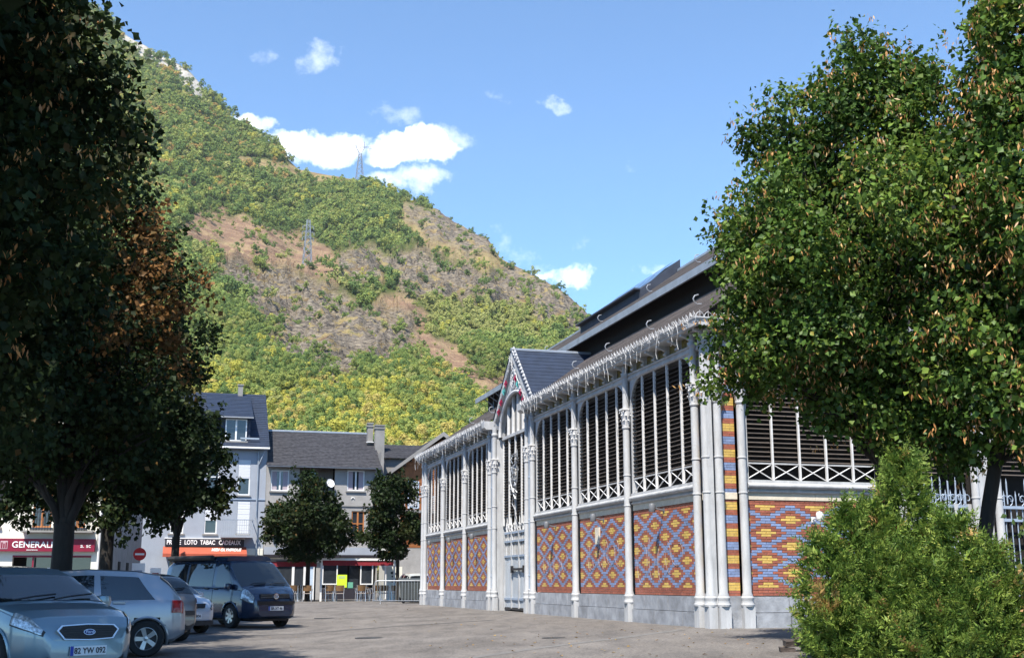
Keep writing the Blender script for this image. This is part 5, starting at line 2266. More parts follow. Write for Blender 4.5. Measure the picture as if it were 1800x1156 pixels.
def hatch(**k):
    d = dict(top=[(-2.0, .62), (-1.98, .80), (-1.92, .96), (-1.82, 1.08), (-1.62, 1.30), (-1.40, 1.42), (-1.0, 1.48), (-.3, 1.50), (.2, 1.47), (.55, 1.36), (1.15, 1.04), (1.28, .98), (1.6, .90), (1.85, .80), (1.97, .68), (2.0, .55)],
             plan=[(-2.0, .66), (-1.93, .74), (-1.75, .80), (-1.2, .845), (0, .86), (1.2, .84), (1.65, .80), (1.85, .72), (1.95, .60), (2.0, .50)],
             low=[(-2.0, .36), (-1.8, .25), (-1.5, .2), (1.5, .2), (1.8, .22), (2.0, .30)], belt=[(-2.0, .95), (1.3, .88), (2, .7)], wr=.30, wheels=(-1.28, 1.25),
             side=[(-1.42, -.66, -1.22, -.62), (-.55, .30, -.52, .18), (.36, 1.0, .24, .42)], shield=(.56, 1.22), rear=(-1.84, -1.46), seams=(-.6, .33), handles=(-.75, .05), mirror=.85,
             lamps=[("headlight", LAMPG, (1.64, 1.95, 4.0, 6.8, -.2)), ("tail_light", TAILR, (-1.93, -1.72, 4.3, 6.3, 0.0))])
    d.update(k)
    return d


# silver-blue car with the oval-badged grille, nearest
fo = Car("blue_grey_car", "blue grey car nearest the camera with chrome rimmed oval grille", (-7.25, 17.75, 0), 131, hatch(
    top=[(-2.15, .62), (-2.12, .85), (-2.02, 1.0), (-1.85, 1.15), (-1.55, 1.40), (-1.2, 1.49), (-.5, 1.52), (.1, 1.49), (.5, 1.38), (1.1, 1.06), (1.25, 1.0), (1.65, .93), (1.95, .83), (2.1, .72), (2.17, .58)],
    plan=[(-2.15, .7), (-2.0, .8), (-1.6, .87), (0, .895), (1.2, .88), (1.7, .84), (1.95, .76), (2.08, .66), (2.17, .52)], low=[(-2.15, .36), (-1.8, .22), (1.7, .2), (2.0, .22), (2.17, .26)],
    belt=[(-2, 1.0), (1.3, .93), (2.1, .74)], wr=.32, wheels=(-1.35, 1.32), shield=(.5, 1.16), paint=paint("paint_steel_blue", (.20, .28, .33)), side=[(-1.5, -.66, -1.28, -.62), (-.55, .28, -.52, .14), (.34, .92, .2, .36)],
    lamps=[("headlight", LAMPG, (1.68, 2.10, 4.1, 7.0, -.3)), ("tail_light", TAILR, (-2.05, -1.8, 4.3, 6.3, 0.0))]), GP)
m = MB()
gr = [(-.42, .03), (-.36, .085), (0, .10), (.36, .085), (.42, .03), (.33, -.075), (0, -.09), (-.33, -.075)]
m.prism([(y * 1.07, z * 1.16) for y, z in gr], -.02, .012, 'x')
gro = m.build("grille_surround", CHROME, fo.root, None, (2.165, 0, .63), (0, R(-14), 0))
m = MB()
m.prism(gr, .0125, .018, 'x')
m.build("grille", BLACK, gro)
for q in range(-2, 3):
    m = MB()
    m.box(.018, .024, -.35, .35, q * .032 - .004, q * .032 + .004)
    m.build("grille_bar", TRIM, gro)
m = MB()
m.prism([(.085 * math.cos(t), .04 * math.sin(t)) for t in [i * math.pi / 9 for i in range(18)]], .024, .03, 'x')
bo = m.build("badge", CHROME, gro)
m = MB()
m.prism([(.075 * math.cos(t), .033 * math.sin(t)) for t in [i * math.pi / 9 for i in range(18)]], .0305, .033, 'x')
m.build("badge_field", BADGEB, bo)
text("lettering", "Ford", .06, bo, (.0335, 0, .0), (R(90), 0, R(90)), CHROME, .001, shear=.2)
fo.plate(2.20, .40, "82 YW 092", 1)
m = MB()
m.box(2.05, 2.15, -.55, .55, .27, .33)
m.build("lower_intake", BLACK, fo.root)
for y in (-.25, .3):
    m = MB()
    m.tube([(1.2, y - .3, 1.05), (1.12, y, 1.09), (1.05, y + .35, 1.12)], .012, 4)
    m.build("wiper", BLACK, fo.root)

# silver hatchback seen from its left rear
pe = Car("silver_hatchback", "silver hatchback seen side on behind the blue grey car", (-7.96, 22.05, 0), -108, hatch(
    top=[(-2.0, .60), (-1.99, .80), (-1.95, .95), (-1.9, 1.02), (-1.68, 1.28), (-1.50, 1.42), (-1.1, 1.49), (-.3, 1.52), (.2, 1.49), (.6, 1.37), (1.3, 1.02), (1.4, .97), (1.7, .88), (1.95, .78), (2.07, .66), (2.1, .55)],
    plan=[(-2.0, .58), (-1.92, .70), (-1.75, .80), (-1.2, .865), (0, .88), (1.2, .86), (1.7, .80), (1.95, .70), (2.1, .5)], low=[(-2.0, .38), (-1.8, .26), (-1.5, .2), (1.5, .2), (1.8, .22), (2.1, .32)],
    belt=[(-2, .97), (1.3, .90), (2, .7)], wr=.315, wheels=(-1.33, 1.30), shield=(.62, 1.32), rear=(-1.86, -1.52), paint=paint("paint_silver", (.33, .34, .37)),
    side=[(-1.45, -.55, -1.15, -.50), (-.42, .42, -.40, .26), (.48, 1.12, .32, .52)], seams=(-.48, .45), handles=(-.85, .0), strip=(-.72, .9, 2.4),
    lamps=[("headlight", LAMPG, (1.7, 2.02, 4.0, 6.8, -.2)), ("tail_light", TAILR, (-1.94, -1.74, 3.8, 6.3, 0.0))]), GP)
m = MB()
m.box(-2.02, -1.95, -.56, .56, .46, .54)
m.build("bumper_strip", TRIM, pe.root)

# taupe hatchback, tail towards the camera
tb = Car("taupe_hatchback", "taupe brown hatchback showing its tailgate beside the silver hatchback", (-8.95, 28.15, 0), -47, hatch(paint=paint("paint_taupe", (.17, .155, .15))), GP)
vw_badge(tb, -1.995, .86, -1, .06)
tb.plate(-2.01, .52, "22 BS WP 8", -1, .5, False)
m = MB()
m.box(-2.06, -1.9, -.62, .62, .58, .68)
m.build("bumper_strip", TRIM, tb.root)
m = MB()
m.tube([(-1.86, .0, 1.12), (-1.80, -.3, 1.16), (-1.78, -.5, 1.17)], .014, 4)
m.build("rear_wiper", BLACK, tb.root)

# pale small hatchback, nose towards the camera
po = Car("white_hatchback", "white hatchback nosing out between taupe hatchback and dark van", (-9.6, 32.6, 0), 133, hatch(paint=paint("paint_white_silver", (.46, .51, .58), .2)), GP)  # white paint with the blue of the shade mixed into its colour
m = MB()
m.prism([(-.36, -.05), (.36, -.05), (.40, .06), (-.40, .06)], -.02, .02, 'x')
m.build("grille", BLACK, po.root, None, (1.985, 0, .70), (0, R(-25), 0))
vw_badge(po, 2.02, .70, 1, .055)
po.plate(2.03, .45, "1-DJD-904", 1)
m = MB()
m.box(1.9, 2.03, -.62, .62, .22, .34)
m.build("bumper_trim", TRIM, po.root)

# dark blue camper van
VANP = dict(cat="van", top=[(-2.45, .75), (-2.43, 1.2), (-2.38, 1.6), (-2.28, 1.86), (-2.1, 1.93), (-1.2, 1.97), (.6, 1.97), (1.0, 1.94), (1.22, 1.86), (1.85, 1.28), (1.95, 1.20), (2.15, 1.10), (2.32, .98), (2.42, .82), (2.45, .62)],
            plan=[(-2.45, .84), (-2.35, .90), (-2.0, .935), (0, .952), (1.6, .945), (2.05, .90), (2.25, .82), (2.38, .70), (2.45, .58)], low=[(-2.45, .42), (-2.1, .26), (2.0, .24), (2.25, .26), (2.45, .34)],
            belt=[(-2.45, 1.16), (1.2, 1.12), (1.9, 1.08), (2.4, .85)], gh=.8, tumble=.125, wr=.345, wheels=(-1.5, 1.5), paint=paint("paint_navy", (.016, .034, .075), .3, .22),
            side=[(-2.05, -1.05, -1.98, -1.05), (-.92, .45, -.92, .45), (.62, 1.62, .62, 1.15)], shield=(1.2, 1.93), rear=(-2.42, -2.3), seams=(-1.0, .53, 1.6), handles=(.2, .68), mirror=1.5,
            handle_mat=TRIM, lamps=[("headlight", LAMPG, (2.0, 2.36, 4.0, 6.8, -.2)), ("tail_light", TAILR, (-2.42, -2.3, 4, 6.2, 0))], spokes=7)
va = Car("camper_van", "dark navy camper van with folded side awning facing the square", (-8.62, 37.3, .0), 134, VANP, GP)
m = MB()
m.tube([(-2.1, -.86, 2.02), (.35, -.86, 2.02)], .075, 8)
m.build("rolled_awning", TRIM, va.root)
m = MB()
m.prism([(-.78, 1.93), (.78, 1.93), (.74, 2.02), (.6, 2.07), (-.6, 2.07), (-.74, 2.02)], -2.1, 1.0, 'x')
m.build("lifting_roof", va.P['paint'], va.root, 40)
m = MB()
m.prism([(-.52, -.06), (.52, -.06), (.50, .07), (-.50, .07)], -.03, .02, 'x')
vg = m.build("grille", BLACK, va.root, None, (2.385, 0, .90), (0, R(-22), 0))
for q in (-1, 0, 1):
    m = MB()
    m.box(.021, .03, -.5, .5, q * .035 - .006, q * .035 + .006)
    m.build("grille_bar", CHROME if q else TRIM, vg)
vw_badge(va, 2.45, .905, 1, .085)
va.plate(2.47, .56, "BR-XT 46", 1)
m = MB()
m.box(2.3, 2.455, -.62, .62, .66, .76)
m.build("lower_intake", BLACK, va.root)
for y in (-.35, .35):
    m = MB()
    m.tube([(1.98, y - .25, 1.235), (1.92, y, 1.28), (1.9, y + .35, 1.285)], .014, 4)
    m.build("wiper", BLACK, va.root)

# cars of which only roofs or ends show
o_ = Car("dark_car", "dark car whose roof shows between blue grey car and silver hatchback", (-10.6, 25.2, 0), -47, hatch(paint=paint("paint_graphite", (.05, .052, .06))), GP)
o_ = Car("grey_blue_car", "grey blue car parked beyond the trees in front of cream house", (-15.6, 46.5, .1), 95, hatch(paint=paint("paint_greyblue", (.22, .27, .30))), GP)
o_ = Car("dark_saloon", "dark car with red tail light beyond the second tree trunk", (-13.4, 45.2, .1), -60, hatch(paint=paint("paint_dark_green", (.05, .06, .06))), GP)
o_ = Car("pale_car", "pale car parked behind the waste container by the hall", (-4.9, 64.4, .31), 160, hatch(paint=paint("paint_pale", (.5, .52, .5), .1)), None)

# ================================================================== trees
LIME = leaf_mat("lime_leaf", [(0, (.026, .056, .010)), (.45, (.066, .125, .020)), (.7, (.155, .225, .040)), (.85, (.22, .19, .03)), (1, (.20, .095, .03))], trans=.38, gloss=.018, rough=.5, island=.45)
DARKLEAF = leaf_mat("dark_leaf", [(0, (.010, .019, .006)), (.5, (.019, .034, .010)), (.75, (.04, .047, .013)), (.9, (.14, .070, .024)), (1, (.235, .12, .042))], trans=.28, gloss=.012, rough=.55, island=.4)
BRACT = leaf_mat("dry_bract", [(0, (.42, .18, .06)), (.6, (.58, .30, .10)), (1, (.66, .42, .18))], trans=.4, gloss=.04, island=.35)


def branch_path(a, b, n=6, wob=.12, sag=0.):
    a, b = np.array(a, float), np.array(b, float)
    L = np.linalg.norm(b - a)
    pts = []
    for i in range(n + 1):
        t = i / n
        p = a + (b - a) * t
        p[2] += math.sin(t * math.pi) * L * .08 - sag * t * t
        if 0 < i < n:
            p += rng.normal(size=3) * wob * L * .12
        pts.append(tuple(p))
    return pts


def tree(name, label, base, tr, fork, blobs, nleaf, lsize, m=None, tint=None, bracts=0, group=None, clump=28, spread=.34, limbs=None, cat="tree", bend=(0, 0), shell=.42, droop=.35, seed=None):
    """blobs: (x, y, z, rx, ry, rz) in world coordinates; trunk from base to fork, limbs to the blobs"""
    root = empty(name, base, 0, label, cat, group)
    B = np.array(base, float)
    t = MB()
    top = (bend[0], bend[1], fork)
    t.tube([(0, 0, -.3), (0, 0, .05), (bend[0] * .2, bend[1] * .2, fork * .35), (bend[0] * .6, bend[1] * .6, fork * .7), top], [tr * 1.5, tr * 1.25, tr, tr * .92, tr * .9], 10)
    cent = np.array([[b[0], b[1], b[2]] for b in blobs]) - B
    ends = []
    for i, b in enumerate(blobs):
        c = cent[i]
        st = np.array(top) + np.array([0, 0, -.15 * (i % 3)])
        p = branch_path(st, c, 6)
        rr = tr * (.62 if i == 0 else .45)
        t.tube(p, list(np.linspace(rr, rr * .3, len(p))), 7)
        for k in range(5):
            d = rng.normal(size=3)
            d[2] = abs(d[2]) * .6
            d /= np.linalg.norm(d)
            e = c + d * np.array(b[3:]) * .8
            s0 = np.array(p[rng.integers(2, len(p))])
            q = branch_path(s0, e, 4)
            t.tube(q, list(np.linspace(rr * .35, rr * .08, len(q))), 5)
    t.build("trunk", BARK, root, 60)
    # leaves
    vol = np.array([(b[3] * b[4] * b[5]) ** (2 / 3) for b in blobs])
    nc = nleaf // clump
    # boughs: smaller lumps over the surface of each blob, leaf clumps over each bough
    RB3 = np.array([b[3:] for b in blobs])
    sc_, sr_, sd_ = [], [], []
    for i, b in enumerate(blobs):
        rm = float(np.mean(b[3:]))
        k = int(np.clip(9 * rm ** 1.6, 6, 40))
        dd = rand_unit(k)
        sc_.append(cent[i] + dd * RB3[i] * rng.uniform(.66, 1.0, (k, 1)))
        sr_.append(np.clip(rm * rng.uniform(.24, .42, k), .26, .9))
        sd_.append(dd)
    sc_, sr_, sd_ = np.concatenate(sc_), np.concatenate(sr_), np.concatenate(sd_)
    idx = rng.choice(len(sc_), nc, p=sr_ ** 2 / (sr_ ** 2).sum())
    d = rand_unit(nc) + sd_[idx] * .55
    d /= np.linalg.norm(d, axis=1, keepdims=True)
    C = sc_[idx] + d * (sr_[idx] * (1 - rng.uniform(0, 1, nc) ** 2 * .5))[:, None]
    # leaves inside the crown close the view through it
    bi = rng.choice(len(blobs), nc, p=vol / vol.sum())
    inner = rng.uniform(size=nc) < .2
    Ci = cent[bi] + rand_unit(nc) * RB3[bi] * (rng.uniform(0, 1, (nc, 1)) ** .5 * .75)
    C = np.where(inner[:, None], Ci, C)
    P = np.repeat(C, clump, 0)
    n = len(P)
    out = np.repeat(d, clump, 0)
    spr = np.repeat((rng.uniform(size=nc) < .08) & ~inner, clump)
    along = rng.uniform(-.2, 1, n) * .62
    sdir = out * .7 + np.array([0, 0, .55])
    P = P + np.where(spr[:, None], sdir * along[:, None] + rng.normal(size=(n, 3)) * .085, np.clip(rng.normal(size=(n, 3)), -1.7, 1.7) * spread * .6 * np.array([1, 1, .8]))
    N = out * .7 + rng.normal(size=(n, 3)) * .6 + np.array([0, 0, .55])
    D = rng.normal(size=(n, 3)) + out * .5 + np.array([0, 0, -droop * 2])
    L = lsize * rng.uniform(.5, 1.4, n)
    V, F = leaf_cards(P, D, N, L, L * rng.uniform(.7, 1.05, n), fold=.16)
    tv = np.clip(rng.normal(size=nc) * .10 + .38 + (rng.normal(size=len(sc_)) * .13)[idx], 0, .68)
    if tint is not None:
        tv = tint(C + B, tv)
    tv = np.clip(np.repeat(tv, clump) + rng.normal(size=n) * .07, 0, 1)
    # a few yellow leaves
    ye = rng.uniform(size=n) < .012
    tv = np.where(ye, .84, tv)
    cr = link("crown", np_mesh("crown", V, F, m or LIME, tint=np.repeat(tv, 4)), root)
    if bracts:
        j = rng.integers(0, n, bracts // 6)
        Pb = np.repeat(P[j] + out[j] * .12, 6, 0) + rng.normal(size=(len(j) * 6, 3)) * .06
        k = len(Pb)
        Db = rng.normal(size=(k, 3)) * .35 + np.array([0, 0, -1.0])
        Lb = lsize * rng.uniform(.7, 1.25, k)
        V, F = leaf_cards(Pb, Db, rng.normal(size=(k, 3)) + np.repeat(out[j], 6, 0), Lb, Lb * .28, fold=.2)
        link("dry_bracts", np_mesh("dry_bracts", V, F, BRACT, tint=np.repeat(rng.uniform(size=k), 4)), root)
    return root


# --- right: two limes in front of the hall
def edge_fine(C, t):
    return np.clip(t + (C[:, 2] - 7) * .02, 0, .7)


tree("lime_tree", "lime tree hiding the hall front, its crown hanging over the corner", (6.3, 20.2, .30), .2, 3.0,
     [(6.05, 19.9, 6.7, 2.0, 2.0, 2.6), (4.6, 19.9, 5.9, 1.2, 1.3, 1.4), (4.75, 19.9, 7.8, .9, 1.1, 1.35), (6.2, 19.9, 9.1, 1.0, 1.1, 1.5), (7.1, 19.7, 8.6, .9, 1.1, 1.5), (6.6, 19.6, 4.7, 1.3, 1.3, 1.3), (5.6, 19.7, 4.9, 1.1, 1.2, 1.0), (4.1, 20.0, 5.0, .75, .8, .8), (6.15, 19.9, 10.15, .5, .55, .65), (4.9, 19.9, 8.9, .8, .8, .9), (6.9, 19.8, 9.7, .35, .4, .6), (5.6, 19.9, 9.4, .4, .5, .6), (6.2, 19.4, 3.9, .9, .9, .6), (7.0, 19.3, 3.9, .9, .8, .7), (5.55, 19.2, 3.95, .75, .7, .55), (6.5, 18.9, 3.5, .8, .7, .5)],
     92000, .092, LIME, edge_fine, 9000, "lime trees beside the hall", spread=.27)
tree("lime_tree", "taller lime tree at the picture edge with a dark trunk by the railing", (7.02, 18.6, .30), .115, 3.1,
     [(8.85, 18.05, 6.9, 2.05, 2.1, 3.0), (9.5, 17.9, 9.9, 1.75, 1.9, 2.2), (7.9, 17.9, 4.7, 1.3, 1.3, 1.4), (9.4, 17.4, 4.5, 1.8, 1.6, 1.7), (8.0, 18.2, 8.2, 1.05, 1.1, 1.5), (8.55, 18.2, 11.0, .8, 1.0, 1.2), (7.5, 18.4, 6.5, 1.0, 1.1, 1.5), (7.5, 18.0, 3.9, .8, .8, .7), (8.3, 17.6, 3.5, 1.0, .8, .6), (7.1, 18.0, 5.2, .9, .9, 1.0)],
     86000, .105, LIME, None, 20000, "lime trees beside the hall", spread=.28, bend=(.5, -.2))

# --- left: the row of dark trees over the parked cars
GL = "trees in the row over the parked cars"


def brown_right(C, t):
    f = np.clip((C[:, 0] + 11.2) / 1.2, 0, 1) * np.clip((C[:, 2] - 6.0) / 1.5, 0, 1) * np.clip((11.6 - C[:, 2]) / 1.2, 0, 1)
    return np.where(rng.uniform(size=len(t)) < f * .8, rng.uniform(.84, 1.0, len(t)), t)


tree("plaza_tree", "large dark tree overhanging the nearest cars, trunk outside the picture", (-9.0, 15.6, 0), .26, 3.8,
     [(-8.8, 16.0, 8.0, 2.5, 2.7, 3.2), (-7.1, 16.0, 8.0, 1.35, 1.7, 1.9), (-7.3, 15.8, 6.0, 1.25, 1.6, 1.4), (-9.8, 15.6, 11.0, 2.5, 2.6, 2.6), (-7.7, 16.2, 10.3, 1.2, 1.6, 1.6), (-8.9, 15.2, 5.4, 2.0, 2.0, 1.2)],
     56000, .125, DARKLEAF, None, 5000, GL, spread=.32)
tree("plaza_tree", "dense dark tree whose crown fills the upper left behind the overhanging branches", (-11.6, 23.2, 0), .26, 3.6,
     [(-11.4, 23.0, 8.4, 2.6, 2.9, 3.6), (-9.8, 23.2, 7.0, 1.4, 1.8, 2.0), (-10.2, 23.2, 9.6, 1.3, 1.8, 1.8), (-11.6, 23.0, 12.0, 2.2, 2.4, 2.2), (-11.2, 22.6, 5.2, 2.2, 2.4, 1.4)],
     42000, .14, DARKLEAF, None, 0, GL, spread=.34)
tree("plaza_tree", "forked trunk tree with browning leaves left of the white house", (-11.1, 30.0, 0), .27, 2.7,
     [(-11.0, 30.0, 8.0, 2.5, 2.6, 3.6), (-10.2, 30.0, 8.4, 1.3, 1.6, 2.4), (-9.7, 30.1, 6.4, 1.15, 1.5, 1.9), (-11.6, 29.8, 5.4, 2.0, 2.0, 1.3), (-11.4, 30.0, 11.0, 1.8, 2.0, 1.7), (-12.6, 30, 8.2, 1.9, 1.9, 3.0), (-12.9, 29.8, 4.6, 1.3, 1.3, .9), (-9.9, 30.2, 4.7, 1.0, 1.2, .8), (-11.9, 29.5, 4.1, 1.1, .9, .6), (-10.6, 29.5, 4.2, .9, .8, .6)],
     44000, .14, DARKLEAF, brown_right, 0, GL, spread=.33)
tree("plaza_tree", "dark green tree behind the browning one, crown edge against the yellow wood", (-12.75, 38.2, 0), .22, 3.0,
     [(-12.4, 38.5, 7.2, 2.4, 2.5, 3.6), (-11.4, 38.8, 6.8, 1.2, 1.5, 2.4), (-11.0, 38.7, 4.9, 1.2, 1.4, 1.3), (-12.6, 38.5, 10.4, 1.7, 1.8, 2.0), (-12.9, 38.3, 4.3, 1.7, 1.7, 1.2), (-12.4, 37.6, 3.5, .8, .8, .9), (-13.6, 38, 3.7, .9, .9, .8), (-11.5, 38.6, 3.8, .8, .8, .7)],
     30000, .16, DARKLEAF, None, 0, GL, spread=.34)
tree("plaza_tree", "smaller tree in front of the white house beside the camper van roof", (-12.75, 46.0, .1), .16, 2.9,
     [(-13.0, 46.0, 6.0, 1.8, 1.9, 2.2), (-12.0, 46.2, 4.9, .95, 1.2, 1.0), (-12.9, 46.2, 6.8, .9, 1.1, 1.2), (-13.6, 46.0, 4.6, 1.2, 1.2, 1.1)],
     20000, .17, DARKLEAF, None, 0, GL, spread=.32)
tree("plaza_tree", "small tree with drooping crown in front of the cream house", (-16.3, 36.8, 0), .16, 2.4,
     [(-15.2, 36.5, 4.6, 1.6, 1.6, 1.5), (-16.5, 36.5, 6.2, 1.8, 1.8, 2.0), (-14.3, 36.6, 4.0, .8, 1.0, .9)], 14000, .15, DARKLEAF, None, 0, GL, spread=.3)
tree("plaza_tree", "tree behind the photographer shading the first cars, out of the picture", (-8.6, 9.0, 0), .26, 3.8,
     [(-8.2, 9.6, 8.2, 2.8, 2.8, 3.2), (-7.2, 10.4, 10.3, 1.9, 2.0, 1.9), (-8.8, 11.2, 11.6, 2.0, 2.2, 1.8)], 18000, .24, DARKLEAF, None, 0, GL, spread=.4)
# --- two small trees on the cafe terrace
tree("terrace_tree", "egg shaped dark tree standing in front of the grey house", (-11.2, 66.9, .315), .13, 2.5,
     [(-11.4, 67.2, 4.6, 2.05, 1.9, 1.65), (-11.6, 67.2, 6.0, 1.25, 1.3, 1.35), (-9.9, 67.1, 4.2, 1.0, 1.1, 1.2), (-12.6, 67.1, 4.1, .9, 1.1, 1.1), (-11.2, 67.0, 3.5, 1.7, 1.4, .75)], 24000, .17, DARKLEAF, None, 0, "trees on the cafe terrace", spread=.27)
tree("terrace_tree", "looser small tree beside the far corner of the hall", (-6.1, 65.0, .315), .1, 2.3,
     [(-6.3, 65.0, 5.6, 1.15, 1.2, 1.5), (-7.1, 65.0, 4.3, .95, 1.0, 1.1), (-5.5, 65.1, 4.4, .9, 1.0, 1.1), (-6.3, 65.0, 3.5, 1.25, 1.0, .8)], 12500, .16, DARKLEAF, None, 0, "trees on the cafe terrace", spread=.27)

# --- evergreen thuja bushes at the lower right
THUJA = leaf_mat("thuja_spray", [(0, (.024, .055, .011)), (.4, (.085, .15, .027)), (.7, (.20, .275, .052)), (.85, (.28, .32, .075)), (1, (.40, .24, .09))], trans=.3, gloss=.015, rough=.5, island=.4)


def thuja(label, base, lobes, n, lsize=.11):
    root = empty("thuja_bush", base, 0, label, "bush", "thuja bushes by the railing")
    B = np.array(base)
    t = MB()
    for lb in lobes:
        t.tube(branch_path((0, 0, -.1), tuple(np.array(lb[:3]) - B + np.array([0, 0, lb[5] * .5])), 5, .05), list(np.linspace(.06, .012, 6)), 6)
    t.build("stem", BARK, root, 60)
    vol = np.array([lb[3] * lb[5] for lb in lobes])
    ncl = n // 26
    idx = rng.choice(len(lobes), ncl, p=vol / vol.sum())
    LB = np.array(lobes)[idx]
    # flame-shaped lobe: narrow towards its top
    h = rng.uniform(-1, 1, ncl)
    prof = np.sqrt(np.clip(1 - h * h, 0, 1)) * np.where(h > 0, 1 - .45 * h, 1)
    a = rng.uniform(0, 2 * math.pi, ncl)
    rr = (.92 - rng.uniform(0, 1, ncl) ** 1.8 * .5)
    O = np.stack([np.cos(a), np.sin(a), np.zeros(ncl)], 1)
    C = LB[:, :3] + np.stack([np.cos(a) * prof * rr * LB[:, 3], np.sin(a) * prof * rr * LB[:, 4], h * LB[:, 5]], 1)
    # each clump is a fan of flat sprays along a twig
    ax = O * .8 + np.stack([np.zeros(ncl), np.zeros(ncl), rng.uniform(.3, 1.0, ncl)], 1) + rng.normal(size=(ncl, 3)) * .3
    ax /= np.linalg.norm(ax, axis=1, keepdims=True)
    nm = np.cross(ax, rng.normal(size=(ncl, 3)))
    nm /= np.linalg.norm(nm, axis=1, keepdims=True)
    sd_ = np.cross(ax, nm)
    k = 26
    u_ = np.tile(np.linspace(0, 1, k), ncl)
    sg = np.tile(np.where(np.arange(k) % 2, 1, -1), ncl)
    AX, SD, NM = (np.repeat(q, k, 0) for q in (ax, sd_, nm))
    Lt = np.repeat(rng.uniform(.22, .42, ncl), k)
    P = np.repeat(C, k, 0) + AX * (u_ * Lt)[:, None] + rng.normal(size=(ncl * k, 3)) * .012
    D = AX * .8 + SD * (sg * .9)[:, None] + rng.normal(size=(ncl * k, 3)) * .25
    N = NM + rng.normal(size=(ncl * k, 3)) * .3
    L = lsize * rng.uniform(.6, 1.3, ncl * k) * (1.15 - .75 * u_)
    V, F = leaf_cards(P - B, D, N, L, L * .3, fold=.1)
    tv = np.clip(.2 + .45 * rr + rng.normal(size=ncl) * .12, 0, .8)
    brown = np.zeros(ncl, bool)
    for (bx, by, bz, br) in ((4.25, 16.7, 1.0, .28), (4.7, 16.4, .75, .25), (5.55, 16.4, 1.55, .16)):
        brown |= (np.linalg.norm(C - np.array([bx, by, bz]), axis=1) < br)
    brown |= rng.uniform(size=ncl) < .012
    tv = np.where(brown, .97, tv)
    TV = np.clip(np.repeat(tv, k) + rng.normal(size=ncl * k) * .06, 0, 1)
    link("foliage", np_mesh("foliage", V, F, THUJA, tint=np.repeat(TV, 4)), root)


thuja("tall pointed thuja bush before the patterned brick front", (5.4, 17.5, .3),
      [(5.74, 17.6, 1.68, .44, .5, 1.36), (5.28, 17.5, 1.2, .46, .55, 1.15), (4.82, 17.4, 1.3, .36, .45, 1.0), (4.42, 17.2, 1.05, .36, .45, .78), (5.05, 17.1, .8, .48, .45, .8), (4.55, 17.0, .5, .45, .45, .55), (5.5, 17.0, .95, .5, .45, .8), (5.3, 16.8, .45, .65, .45, .55), (5.95, 17.3, 1.1, .35, .4, .9)], 88000)
thuja("rounder thuja bush on the right in front of the railing", (6.25, 16.9, .3),
      [(6.15, 16.9, 1.2, .36, .45, .92), (6.55, 16.8, .95, .38, .45, .75), (5.75, 16.7, .75, .42, .45, .7), (6.2, 16.5, .6, .6, .45, .6), (6.85, 16.6, .6, .42, .45, .62), (5.6, 16.4, .4, .55, .4, .48)], 56000)

# yellowing climber at the right edge
cl = empty("climbing_shrub", (7.1, 16.0, .3), 0, "leafy climbing shrub with yellowing leaves at the right edge", "shrub")
m = MB()
tips = []
for q in range(11):
    x, y = rng.uniform(-.45, .75), rng.uniform(-.4, .5)
    h = rng.uniform(1.0, 2.05)
    p = branch_path((x, y, -.2), (x + rng.normal() * .25, y + rng.normal() * .2, h), 8, .25)
    m.tube(p, list(np.linspace(.014, .004, len(p))), 4)
    tips.append(np.array(p))
m.build("stem", BARK, cl)
PT = np.concatenate([np.stack([p[:-1] + (p[1:] - p[:-1]) * f for f in np.linspace(0, 1, 10)], 1).reshape(-1, 3) for p in tips])
PT = PT[PT[:, 2] > .1]
PT = np.repeat(PT, 3, 0) + rng.normal(size=(len(PT) * 3, 3)) * .11
n_ = len(PT)
CLM = leaf_mat("climber_leaf", [(0, (.05, .09, .025)), (.6, (.10, .15, .05)), (.8, (.30, .26, .06)), (1, (.40, .24, .12))], trans=.35, gloss=.015, island=.3)
V, F = leaf_cards(PT, rng.normal(size=(n_, 3)) + np.array([0, 0, -.8]), rng.normal(size=(n_, 3)) + np.array([-.4, -.7, .4]), rng.uniform(.06, .11, n_), rng.uniform(.05, .08, n_), fold=.15)
ylw = np.clip(.35 + rng.normal(size=n_) * .2 + .5 * ((PT[:, 2] < 1.2) & (rng.uniform(size=n_) < .45)), 0, 1)
link("foliage", np_mesh("foliage", V, F, CLM, tint=np.repeat(ylw, 4)), cl)

# ================================================================== cafe terrace
CAFE_O = np.array([-10.48, 67.0])


def cpos(a, u_=0., z=.315):
    p = CAFE_O + VX * a + UX * u_
    return (p[0], p[1], z)


ALU = mat("aluminium", (.62, .64, .68), .3, .1, 6, metal=.6)
WICK = mat("brown_wicker", (.24, .135, .06), .7, .45, 40)
# white terrace frame with red valance
fr = empty("terrace_awning", cpos(0), TH, "white framed terrace awning with red valance before the grey house", "awning", "terrace awnings")
for x in (0, 4.05):
    m = MB()
    m.box(x - .05, x + .05, -.05, .05, 0, 2.2)
    m.build("post", WFRAME, fr)
    m = MB()
    m.box(x - .04, x + .04, .05, 3.3, 2.1, 2.18)
    m.build("side_beam", WFRAME, fr)
m = MB()
m.box(-.05, 4.1, -.06, .06, 2.2, 2.32)
m.build("front_beam", WFRAME, fr)
m = MB()
m.quad((0, 0, 2.25), (4.05, 0, 2.25), (4.05, 3.3, 2.3), (0, 3.3, 2.3))
m.build("canvas", REDAWN, fr)
m = MB()
n_ = 24
for i in range(n_):
    a, b = .06 + 3.93 * i / n_, .06 + 3.93 * (i + 1) / n_
    m.quad((a, -.02, 1.92 + .015 * (i % 2)), (b, -.02, 1.92 + .015 * ((i + 1) % 2)), (b, -.01, 2.2), (a, -.01, 2.2))
m.build("valance", REDAWN, fr)
